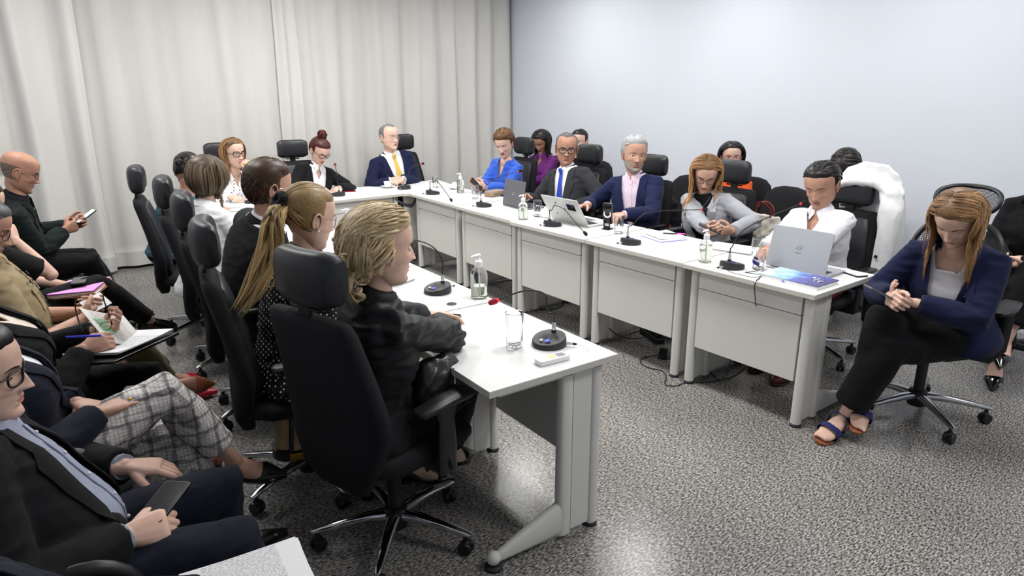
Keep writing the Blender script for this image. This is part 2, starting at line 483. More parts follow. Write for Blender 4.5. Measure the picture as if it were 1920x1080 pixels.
# corner pieces
def corner(label, poly, zs=(H-.025, H)):
    t = empty('corner_desk', (poly[0][0], poly[0][1], 0), 0, label, 'desk', 'grey office desks of the conference horseshoe')
    P = [(x-poly[0][0], y-poly[0][1]) for x, y in poly]
    g = G(); g.add(prism(P, zs[0], zs[1]-.002), 1); g.add(prism(P, zs[1]-.002, zs[1]), 0); g.build('desktop', [MATS['desk_top'], MATS['desk_edge']], t, smooth=False, bevel=.002)
    cx, cy = np.mean(P, 0)
    G().add(lathe([(.03, .02), (.03, H-.03)], 14, (cx, cy, 0))).build('leg', MATS['desk_metal'], t)
    return t
corner('pale grey corner desk joining the far end and right side', [(.032, EY), (.085, 4.205), (.70, 4.18), (.86, 4.95), (.032, EY+.70)])
cd_ = corner('pale grey corner desk joining the far end and left side', [(-1.58, EY), (-1.73, 4.18), (-1.20, 4.17), (-1.578, EY)][:1]+[(-1.98, 4.20), (-1.98, EY+.70), (-1.578, EY+.70)])
G().add(box(.04, .42, .06, .085, .25, H-.03)).build('modesty_panel', MATS['desk_panel'], [o for o in COL.objects if o.name == 'corner_desk'][0], smooth=False)
# hanging black cable bundle at the far corner
g = G()
for k in range(4):
    P = smooth_path([(-.06, 4.22-.006*k, .70), (-.02, 4.17, .665-.006*k), (.06, 4.14-.004*k, .645-.008*k), (.12, 4.16, .675-.004*k), (.15, 4.19, .71)], 14); g.add(tube(P, .0075, n=7))
tag(g.build('cable_bundle', MATS['black_plastic']), 'black cable bundle sagging under the desks at the far corner', 'cable')
# ------------------------------------------------------------------ chairs
mat('chair_fabric', (28, 28, 32), rough=.8, spec=.25, var=.06, bump=.3, bscale=700)
mat('chair_leather', (36, 37, 41), rough=.42, spec=.45, var=.04, bump=.12, bscale=260)
mat('alu', (190, 190, 195), rough=.22, metal=1, var=0)
mat('mesh_fabric', (40, 41, 46), rough=.8, var=.03)
def star_base(t, z=.085, R=.31, metal=None, rot=0.3, casters=True):
    metal = metal or MATS['chrome']
    g = G(); g.add(lathe([(.045, z-.03), (.05, z), (.045, z+.05), (.032, z+.06)], 18)); hb = g.build('base_hub', MATS['black_plastic'], t)
    for k in range(5):
        a = rot+k*2*PI/5; c, s = math.cos(a), math.sin(a)
        R_ = []
        for r_, zz, w, h in ((.03, z+.022, .026, .022), (.10, z+.026, .023, .020), (.20, z+.018, .019, .015), (R-.02, z+.004, .016, .012), (R+.012, z-.002, .010, .008)):
            q = sup(12, w, h, 2.6); R_.append(np.stack([c*r_-s*q[:, 0], s*r_+c*q[:, 0], zz+q[:, 1]], 1))
        G().add(loft(R_)).build('base_arm', metal, t)
        ca = G(); cx, cy = c*(R-.012), s*(R-.012); ra = a+1.1*((k*37) % 5)/2
        dx, dy = math.cos(ra), math.sin(ra)
        for o_ in (-.013, .013):
            q, f = lathe([(.026, -.009), (.028, -.004), (.028, .004), (.026, .009)], 16)
            M = frame(V(dx, dy, 0), V(0, 0, 1))
            q2 = np.stack([q[:, 2]+o_, q[:, 0], q[:, 1]], 1) @ M.T+V(cx, cy, .028)
            ca.add((q2, f))
        ca.add(tube([(cx, cy, .045), (cx, cy, z-.012)], .010, n=8)); q, f = sphere((cx, cy, .045), (.020, .020, .018), 10); ca.add((q, f))
        ca.build('caster', MATS['black_plastic'], t)

def slab_loft(rows, n=24, e=4.0):
    """rows: (z, y, half width, half thickness)"""
    R = []
    for z, y, w, h in rows:
        q = sup(n, w, h, e); R.append(np.c_[q[:, 0], y+q[:, 1], np.full(n, z)])
    return loft(R)
def exec_chair():
    t = empty('office_chair')
    star_base(t)
    g = G(); g.add(tube([(0, 0, .11), (0, 0, .36)], .027, n=14, round_caps=False)); g.add(tube([(0, 0, .30), (0, 0, .40)], .034, n=14, round_caps=False)); g.build('gas_column', MATS['black_plastic'], t)
    g = G(); g.add(cbox(0, -.02, .395, .18, .24, .045)); g.build('tilt_mechanism', MATS['black_plastic'], t, bevel=.01)
    R = []
    for y, w, h, z in ((-.245, .12, .02, .455), (-.235, .19, .036, .455), (-.15, .235, .046, .452), (.0, .245, .048, .452), (.15, .240, .048, .450), (.215, .215, .040, .444), (.245, .17, .022, .436)):
        q = sup(28, w, h, 3.4); R.append(np.c_[q[:, 0], np.full(28, y), z+q[:, 1]])
    g = G(); g.add(loft(R)); g.build('seat', MATS['chair_fabric'], t, angle=60)
    rows = [(.355, -.235, .10, .014), (.362, -.235, .130, .030), (.42, -.245, .175, .040), (.51, -.240, .220, .043), (.60, -.228, .248, .044), (.67, -.236, .252, .044), (.77, -.254, .238, .042), (.88, -.280, .220, .040), (.97, -.303, .207, .038), (1.005, -.312, .195, .030), (1.013, -.314, .170, .016)]
    g = G(); g.add(slab_loft(rows)); g.build('backrest', MATS['chair_fabric'], t, angle=60)
    # upholstered front pad
    rows2 = [(.43, -.185, .10, .012), (.47, -.185, .150, .022), (.60, -.190, .195, .026), (.72, -.205, .195, .024), (.88, -.245, .176, .022), (.965, -.268, .160, .016), (.98, -.272, .13, .008)]
    g = G(); g.add(slab_loft(rows2, e=3.2)); g.build('back_cushion', MATS['chair_leather'], t, angle=60)
    g = G(); g.add(cbox(0, -.322, 1.04, .055, .016, .10)); g.add(tube([(-.065, -.322, 1.035), (.065, -.322, 1.035)], .007, n=8)); g.build('headrest_bracket', MATS['black_plastic'], t, bevel=.003)
    R = []
    for x in np.linspace(-1, 1, 13):
        k = 1-.25*max(0, abs(x)-.75)/.25; q = sup(20, .044*(1 if abs(x) < .97 else .55), .090*k, 3.0)
        R.append(np.c_[np.full(20, x*.150), -.318+.030*x*x+q[:, 0], 1.135+q[:, 1]])
    g = G(); g.add(loft(R)); g.build('headrest', MATS['chair_leather'], t, angle=60)
    for s in (-1, 1):
        g = G(); g.add(tube([(s*.17, 0, .405), (s*.255, 0, .405), (s*.285, .0, .44)], [(.035, .012)]*3, n=10, upv=(0, 1, 0)))
        g.add(loft([np.c_[s*.288+q_[:, 0], q_[:, 1]+yo, np.full(14, z)] for z, yo, a_, b_ in ((.40, 0, .014, .045), (.50, .0, .014, .045), (.60, .0, .013, .038), (.655, .0, .013, .055)) for q_ in [sup(14, a_, b_, 3.2)]]))
        g.build('arm_support', MATS['black_plastic'], t)
        R = []
        for y, w, h, z in ((-.135, .020, .008, .668), (-.12, .036, .014, .669), (0, .042, .016, .672), (.09, .044, .015, .671), (.13, .036, .012, .668), (.142, .018, .006, .666)):
            q = sup(20, w, h, 3.0); R.append(np.c_[s*.285+q[:, 0], np.full(20, y), z+q[:, 1]])
        g = G(); g.add(loft(R)); g.build('armrest', MATS['black_plastic'], t, angle=60)
    return t
proto_exec = exec_chair()
first_exec = [True]
def place_exec(label, x, y, heading, group, z=1.0):
    o = proto_exec if first_exec[0] else copy_tree(proto_exec); first_exec[0] = False
    o.location = (x, y, 0); o.rotation_euler = (0, 0, math.radians(heading-90))
    o.scale = (1, 1, z)
    tag(o, label, 'office chair', group); return o

def guest_chair(arms=True):
    t = empty('guest_chair')
    star_base(t, R=.27, metal=MATS['black_plastic'])
    g = G(); g.add(tube([(0, 0, .11), (0, 0, .40)], .026, n=12, round_caps=False)); g.build('gas_column', MATS['black_plastic'], t)
    R = []
    for y, w, h, z in ((-.22, .13, .016, .45), (-.20, .19, .030, .45), (0, .235, .036, .45), (.16, .225, .034, .446), (.23, .16, .018, .438)):
        q = sup(24, w, h, 3.0); R.append(np.c_[q[:, 0], np.full(24, y), z+q[:, 1]])
    G().add(loft(R)).build('seat', MATS['chair_fabric'], t, angle=60)
    rows = [(.53, -.215, .10, .014), (.545, -.215, .155, .026), (.62, -.220, .205, .030), (.72, -.230, .222, .030), (.82, -.245, .215, .029), (.90, -.260, .185, .027), (.945, -.268, .13, .022), (.962, -.272, .06, .010)]
    G().add(slab_loft(rows, e=2.8)).build('backrest', MATS['chair_fabric'], t, angle=60)
    G().add(tube([(0, -.12, .42), (0, -.23, .43), (0, -.27, .52), (0, -.26, .64)], [(.03, .006)]*4, n=8, upv=(0, -1, 0))).build('back_bracket', MATS['black_plastic'], t)
    if arms:
        for s in (-1, 1):
            P = smooth_path([(s*.20, -.10, .42), (s*.265, -.14, .50), (s*.275, -.15, .62), (s*.275, -.09, .672), (s*.275, .04, .672), (s*.275, .13, .62), (s*.268, .15, .50), (s*.20, .10, .42)], 26)
            G().add(tube(P, [(.022, .011)]*26, n=10, upv=None)).build('armrest', MATS['black_plastic'], t)
    return t
proto_guest = guest_chair(); first_guest = [True]
def place_guest(label, x, y, heading, group):
    o = proto_guest if first_guest[0] else copy_tree(proto_guest); first_guest[0] = False
    o.location = (x, y, 0); o.rotation_euler = (0, 0, math.radians(heading-90))
    tag(o, label, 'office chair', group); return o

def mesh_chair(label, x, y, heading):
    t = empty('mesh_chair', (x, y, 0), math.radians(heading-90), label, 'office chair')
    star_base(t, R=.335, metal=MATS['alu'], rot=-.18)
    G().add(tube([(0, 0, .12), (0, 0, .37)], .027, n=14, round_caps=False)).build('gas_column', MATS['black_plastic'], t)
    g = G(); g.add(cbox(0, -.01, .385, .17, .28, .05)); g.add(tube([(.09, .02, .38), (.20, .02, .37)], .008, n=8)); g.build('tilt_mechanism', MATS['steel'], t, bevel=.01)
    R = []
    for y_, w, h, z in ((-.25, .14, .016, .46), (-.22, .215, .030, .458), (0, .245, .038, .452), (.17, .235, .036, .446), (.25, .17, .02, .43)):
        q = sup(26, w, h, 3.2); R.append(np.c_[q[:, 0], np.full(26, y_), z+q[:, 1]])
    G().add(loft(R)).build('seat', MATS['chair_fabric'], t, angle=60)
    def frame_loop(cz, cy, w, h, tilt, rad, curve, name, e=3.0, wtop=1.0):
        q = sup(40, w, h, e); P = []
        for a, b in q:
            k = 1+(wtop-1)*(b/h*.5+.5); P.append((a*k, cy-tilt*b+curve*(a/w)**2, cz+b))
        P.append(P[0]); P.append(P[1])
        fr_ = G().add(tube(P, rad, n=8, round_caps=False)).build(name, MATS['black_plastic'], t)
        # woven mesh filling: a grid of fine threads kept open
        g = G(); nx, ny = 44, int(44*h/w)
        for i in range(1, nx):
            u = -1+2*i/nx; hh = (1-abs(u)**e)**(1/e)
            pts = []
            for b in np.linspace(-hh*h, hh*h, 7):
                k = 1+(wtop-1)*(b/h*.5+.5); pts.append((u*w*k, cy-tilt*b+curve*u*u, cz+b))
            g.add(tube(pts, (.0014), n=3, round_caps=False))
        for j in range(1, ny):
            v_ = -1+2*j/ny; ww = (1-abs(v_)**e)**(1/e)
            pts = []
            for a in np.linspace(-ww, ww, 9):
                k = 1+(wtop-1)*(v_*.5+.5); pts.append((a*w*k, cy-tilt*v_*h+curve*a*a, cz+v_*h))
            g.add(tube(pts, (.0015), n=3, round_caps=False))
        o = g.build(name.replace('frame', 'mesh'), MATS['mesh_fabric'], t); o['kind'] = 'stuff'
    frame_loop(.77, -.255, .225, .25, .16, .014, .05, 'back_frame', 3.2, .92)
    frame_loop(1.135, -.315, .135, .068, .35, .012, .05, 'headrest_frame', 2.6, 1.15)
    g = G(); g.add(tube([(0, -.10, .40), (0, -.27, .44), (0, -.31, .60), (0, -.33, .85), (0, -.34, 1.10)], [(.035, .012), (.035, .012), (.028, .010), (.022, .010), (.03, .008)], n=10, upv=(0, -1, 0))); g.build('back_spine', MATS['black_plastic'], t)
    for s in (-1, 1):
        g = G(); g.add(tube([(s*.16, 0, .41), (s*.27, 0, .41), (s*.30, .0, .46), (s*.305, 0, .65)], [(.040, .014)]*4, n=10, upv=(0, 1, 0))); g.build('arm_support', MATS['black_plastic'], t)
        R = []
        for y_, w, h, z in ((-.14, .022, .008, .672), (-.12, .042, .013, .673), (0, .050, .016, .676), (.11, .046, .014, .674), (.145, .020, .007, .671)):
            q = sup(20, w, h, 3.0); R.append(np.c_[s*.305+q[:, 0], np.full(20, y_), z+q[:, 1]])
        G().add(loft(R)).build('armrest', MATS['black_plastic'], t, angle=60)
    return t
gl_ = 'high-backed black chairs along the left desks'
place_exec('black high-back chair in the left foreground, under the blonde woman', -2.06, .51, 15, gl_)
place_exec('black high-back chair under the woman with a ponytail, second from the camera', -2.175, 1.121, -12, gl_)
place_exec('black high-back chair behind the bearded man in the black suit', -2.077, 1.934, -12, gl_)
place_exec('black high-back chair behind the woman with bobbed hair', -2.017, 2.703, -12, gl_)
place_exec('black high-back chair farthest along the left desks, by the curtain', -2.035, 3.461, -12, gl_)
ge_ = 'high-backed black chairs at the far desks'
place_exec('black high-back chair behind the woman in polka dots', -1.30, 5.10, -88, ge_)
place_exec('black high-back chair behind the woman with a dark bun', -.66, 5.02, -96, ge_)
place_exec('black high-back chair behind the man with the yellow tie', .72, 5.16, -86, ge_)
gr_ = 'high-backed black chairs along the right desks'
place_exec('black high-back chair behind the woman in the blue blouse', 1.14, 4.12, 178, gr_)
place_exec('black high-back chair behind the man with glasses and blue tie', 1.00, 2.96, 180, gr_)
place_exec('black high-back chair behind the grey-haired man in navy', 1.02, 2.22, 180, gr_, .965)
place_exec('black high-back chair behind the woman in the grey blazer', 1.02, 1.45, 178, gr_, .975)
place_exec('black high-back chair with the white coat hung over it', 1.02, .55, 180, gr_, .93)
mesh_chair('black mesh chair with polished base under the woman in navy at the right', .68, -.27, 186)
gw = 'low round-backed black chairs by the right wall'
place_guest('low black chair under the woman in purple by the corner', 1.95, 4.45, 180, gw)
place_guest('low black chair beside the woman in purple, mostly hidden', 1.92, 3.72, 180, gw)
place_guest('empty low black chair behind the grey-haired man', 1.62, 2.26, 180, gw)
place_guest('low black chair under the woman in orange', 1.95, 1.85, 180, gw)
place_guest('empty low black chair holding the beige tote bag', 1.62, 1.30, 180, gw)
place_guest('low black chair hidden behind the white coat', 1.98, .82, 180, gw)
place_guest('low black chair at the right edge under the person in black trousers', 1.95, -.28, 190, gw)
ga = 'low black chairs of the left audience row'
for y_, lb in ((4.08, 'under the bald man by the curtain'), (3.46, 'standing empty beside the bald man'), (2.84, 'under the person with the pink folder'), (2.16, 'under the person in the khaki uniform'),
               (1.52, 'under the person reading printed pages'), (.90, 'under the woman in plaid trousers'), (.27, 'under the man with glasses and grey shirt'), (-.36, 'under the person at the bottom left corner')):
    place_guest('low black chair with loop arms %s' % lb, -3.12, y_, 0, ga)
# ------------------------------------------------------------------ people
_tmp_n = [0]
def remesh(VFs, voxel, smooth=3, fac=.5):
    """union of closed shapes as one continuous surface"""
    g = G()
    for q in VFs: g.add(q)
    me = bpy.data.meshes.new('tmp'); me.from_pydata(np.concatenate(g.v).tolist(), [], g.f)
    o = bpy.data.objects.new('tmp', me); COL.objects.link(o)
    r = o.modifiers.new('r', 'REMESH'); r.mode = 'VOXEL'; r.voxel_size = voxel; r.use_smooth_shade = True
    if smooth:
        s = o.modifiers.new('s', 'SMOOTH'); s.iterations = smooth; s.factor = fac
    dg = bpy.context.evaluated_depsgraph_get()
    ev = o.evaluated_get(dg); m2 = ev.to_mesh()
    n = len(m2.vertices); v = np.empty(n*3); m2.vertices.foreach_get('co', v)
    nr = np.empty(n*3); m2.vertices.foreach_get('normal', nr)
    f = [tuple(p.vertices) for p in m2.polygons]
    ev.to_mesh_clear()
    bpy.data.objects.remove(o, do_unlink=True); bpy.data.meshes.remove(me)
    return v.reshape(-1, 3), f, nr.reshape(-1, 3)

def wrinkle(v, n, amp, seed=0, fs=(9, 9, 26), focus=None, frad=.12):
    """cloth folds as real displacement, stronger around joints"""
    sx, sy, sz = fs
    out = np.empty(len(v))
    for i, p in enumerate(v):
        a = noise.noise(Vector((p[0]*sx+seed, p[1]*sy, p[2]*sz)))
        b = noise.noise(Vector((p[0]*sx*2.1+seed, p[1]*sy*2.1+7, p[2]*sz*1.6)))
        out[i] = (1-abs(a)*3.2)*.7+b*.5
    k = np.full(len(v), .45)
    if focus is not None:
        for q in focus:
            d = np.linalg.norm(v-np.array(q), axis=1); k = np.maximum(k, np.exp(-(d/frad)**2)*1.7)
    return v+n*(out*k*amp)[:, None]

HEADZ = np.r_[-.1185, -.117, -.114, np.arange(-.110, .0421, .0033), np.arange(.047, .10, .0055), .1025, .107, .1105, .113, .1145]
NC = 76
_th = np.linspace(0, 2*PI, NC, endpoint=False)
_ph = _th-.42*np.sin(_th)
def head_grid(hp, infl=None):
    """hp: face parameters. Returns rings (k,NC,3) in head space: +Y face, +Z up"""
    zs = HEADZ
    fwid = hp.get('w', 1.0); jaw = hp.get('jaw', 1.0); nose = hp.get('nose', 1.0); age = hp.get('age', .3); fat = hp.get('fat', 0)
    zk = [-.1185, -.114, -.105, -.09, -.075, -.055, -.035, -.015, .01, .035, .06, .08, .097, .108, .1145]
    a = ci(zs, zk, np.array([.006, .024, .038, .049*jaw+.004*fat, .057*jaw+.006*fat, .064+.006*fat, .069+.004*fat, .072, .0745, .077, .0765, .070, .054, .034, .004]))*fwid
    yf = ci(zs, zk, [.050, .066, .074, .077, .077, .080, .082, .083, .085, .088, .085, .075, .054, .030, -.004])
    yb = ci(zs, zk, [.030, .018, .0, -.022, -.040, -.058, -.073, -.085, -.096, -.103, -.102, -.092, -.073, -.052, -.016])
    R = np.zeros((len(zs), NC, 3))
    c, s = np.cos(_ph), np.sin(_ph)
    for i, z in enumerate(zs):
        ef = 2.15 if z > -.04 else 2.0
        x = a[i]*np.sign(s)*np.abs(s)**(2/ef)
        mid = (yf[i]*.35+yb[i]*.65)*.5
        yy = np.where(c > 0, mid+(yf[i]-mid)*np.abs(c)**(2/ef), mid-(mid-yb[i])*np.abs(c)**(2/2.2))
        if infl is None:
            w = np.clip(c*1.6, 0, 1)
            g = lambda x0, z0, sx, sz: np.exp(-((np.abs(x)-x0)/sx)**2-((z-z0)/sz)**2)
            # sockets, brow, cheeks
            yy = yy-w*.0082*g(.031, .002, .0160, .011)+w*.0028*g(.03, .021, .020, .007)+w*.005*g(.044, -.024, .016, .014)
            yy = yy-w*.004*g(.0, .006, .010, .010)
            # nose
            t = np.clip((.012-z)/.050, 0, 1)
            hgt = np.where(z > -.038, .004+.020*t**1.15, .0)
            if z <= -.036: hgt = .0245*np.exp(-((z+.036)/.0052)**2)
            if z > .012: hgt = .004*np.exp(-((z-.012)/.008)**2)
            wid = .0062+.0058*t
            yy = yy+w*nose*hgt*np.exp(-(np.abs(x)/wid)**2.2)
            yy = yy+w*nose*.0085*g(.0125, -.0355, .0062, .0068)
            yy = yy-w*.0035*g(.0, -.046, .004, .004)
            # mouth
            lw = np.exp(-(np.abs(x)/.023)**4)
            yy = yy+w*lw*(.0050*np.exp(-((z+.0595)/.0036)**2)+.0058*np.exp(-((z+.0705)/.0045)**2)-.0030*np.exp(-((z+.0645)/.0018)**2))
            yy = yy-w*.0045*np.exp(-((z+.081)/.006)**2)*np.exp(-(x/.022)**2)
            yy = yy+w*.0055*g(.0, -.099, .018, .010)
            # folds beside the mouth
            nl = .018+(-.036-z)*.45
            if -.075 < z < -.034: yy = yy-w*age*.0028*np.exp(-((np.abs(x)-nl)/.0035)**2)
            # eye bags
            yy = yy+w*age*.002*g(.031, -.016, .012, .004)
        R[i, :, 0] = x; R[i, :, 1] = yy; R[i, :, 2] = z
    return R

HC = V(0, -.008, .018); HR = V(.0775, .098, .0975)
def scalp_n(p): 
    q = (np.asarray(p)-HC)/HR
    return q/np.maximum(np.linalg.norm(q, axis=-1, keepdims=True), 1e-6)

def hair_margin(n, st):
    hl = st.get('hl', .56)
    x, y, z = n[..., 0], n[..., 1], n[..., 2]
    # temples: front hairline drops towards the sides
    top = z-(hl-.25*np.clip(np.abs(x)-.35, 0, 1)*(1 if not st.get('recede') else -.8))
    if st.get('recede'): top = top-np.clip(y, 0, 1)*.12*np.clip(np.abs(x)*3, 0, 1)
    side = np.minimum(st.get('sideline', .22)-y, z+st.get('sideburn', .18))
    back = np.minimum(-.12-y, z+st.get('nape', .62))
    m = np.maximum(np.maximum(top, side), back)
    if st.get('bald'):
        m = np.minimum(np.maximum(side, back), st.get('bald')-z)
    if st.get('thin'):   # thin crown spot
        d = np.sqrt(x**2+(y+.55)**2+(z-.85)**2)
        m = np.minimum(m, d-st['thin'])
    return m

HAND_POSES = {
    'relaxed': ((20, 30, 18), 14, 4), 'flat': ((6, 10, 6), 10, 7), 'hold': ((50, 62, 30), 30, 2), 'fist': ((75, 88, 55), 40, 0),
    'cup': ((38, 42, 25), 30, 3), 'pinch': ((48, 40, 25), 42, 2)}
def hand_shapes(wrist, D, N, right, pose='relaxed', sc=1.0):
    """closed lofts of palm, four fingers and thumb. N = palm normal (out of the palm)"""
    D = nrm(D); N = nrm(np.asarray(N, float)-D*np.dot(N, D)); T = np.cross(D, N)*(1 if right else -1)
    (c1, c2, c3), thc, spread = HAND_POSES[pose]
    S = []
    R = []
    for s, w, t in ((-.03, .025, .020), (0, .026, .019), (.025, .034, .0175), (.055, .0405, .0155), (.078, .0410, .0135), (.088, .036, .010)):
        q = sup(14, w*sc, t*sc, 2.6)
        R.append(wrist+D*s*sc+q[:, :1]*T+q[:, 1:]*N)
    S.append(loft(R))
    def rot(v, ax, ang):
        c, s_ = math.cos(ang), math.sin(ang)
        return v*c+np.cross(ax, v)*s_+ax*np.dot(ax, v)*(1-c)
    axis = np.cross(D, N)      # rotating D about this axis bends it towards the palm side
    for k, (lat, lf, rf) in enumerate(((.029, 1.0, 1.0), (.0095, 1.1, 1.02), (-.010, 1.02, .97), (-.0285, .80, .86))):
        jit = (0, 3, 6, 10)[k]*(1 if c1 > 15 else .3)
        ax = axis
        sp = math.radians(spread)*(1.3, .3, -.5, -1.5)[k]
        d0 = nrm(D+T*math.sin(sp))
        p = wrist+(D*.078+T*lat*1.0)*sc-N*.001
        P = [p-d0*.02*sc, p]; a = 0
        for L, c in ((.046, c1+jit), (.028, c2), (.022, c3)):
            a += math.radians(c)
            if L == .046: a1 = a*.75
            dd = rot(d0, nrm(ax), a)
            P.append(P[-1]+dd*L*lf*sc*.5); P.append(P[-1]+dd*L*lf*sc*.5)
        rr = np.array([.0092, .0092, .0088, .0088, .0080, .0080, .0073, .0060])*rf*sc*1.05
        S.append(tube(P, list(rr), n=9))
    d = nrm(T*.85+D*.62+N*.35)
    p = wrist+(D*.022+T*.018+N*.004)*sc
    P = [p]; 
    ax = nrm(np.cross(d, nrm(D*.9+N*.5-T*.25)))
    for L, c in ((.046, thc*.25), (.032, thc*.9), (.025, thc*.8)):
        d = rot(d, ax, math.radians(c)); P.append(P[-1]+d*L*sc*.5); P.append(P[-1]+d*L*sc*.5)
    S.append(tube(P, list(np.array([.014, .0145, .0125, .0108, .0100, .0098, .0078])*sc), n=10))
    return S

def ik(a, c, l1, l2, pole):
    a, c = np.asarray(a, float), np.asarray(c, float)
    d = c-a; L = np.linalg.norm(d)
    if L > (l1+l2)*.995:
        c = a+d/L*(l1+l2)*.995; d = c-a; L = np.linalg.norm(d)
    x = (l1*l1-l2*l2+L*L)/(2*L); h = math.sqrt(max(l1*l1-x*x, 0))
    t = d/L; p = np.asarray(pole, float); p = nrm(p-t*np.dot(p, t))
    return a+t*x+p*h, c

def seg_dist(v, a, b):
    ab = b-a; t = np.clip(((v-a)@ab)/np.dot(ab, ab), 0, 1)
    return np.linalg.norm(v-(a+t[:, None]*ab), axis=1)

def vmesh(name, v, f, mats, parent, mi=None, edge=0.005, cut=None):
    """mesh from arrays; cut = function(bmesh) that trims it; open borders get a folded-in edge"""
    bm = bmesh.new()
    vs = [bm.verts.new(p) for p in v]
    for i, q in enumerate(f):
        try:
            fc = bm.faces.new([vs[k] for k in q])
            if mi is not None: fc.material_index = int(mi[i])
        except ValueError: pass
    bm.normal_update()
    if cut: cut(bm)
    if edge and cut:
        bnd = [e for e in bm.edges if e.is_boundary]
        if bnd:
            nr = {v_: v_.normal.copy() for e in bnd for v_ in e.verts}
            r = bmesh.ops.extrude_edge_only(bm, edges=bnd)
            nv = [x for x in r['geom'] if isinstance(x, bmesh.types.BMVert)]
            src = {}
            for x in nv:
                best = min(((x.co-k.co).length, k.index, k) for k in [e.other_vert(x) for e in x.link_edges] if k in nr) if any(e.other_vert(x) in nr for e in x.link_edges) else None
                if best: x.co = x.co-nr[best[2]]*edge
    for fc in bm.faces: fc.smooth = True
    me = bpy.data.meshes.new(name); bm.to_mesh(me); bm.free()
    for m_ in (mats if isinstance(mats, (list, tuple)) else [mats]): me.materials.append(m_)
    o = bpy.data.objects.new(name, me); COL.objects.link(o)
    if parent: o.parent = parent; o.matrix_parent_inverse = parent.matrix_world.inverted()
    return o

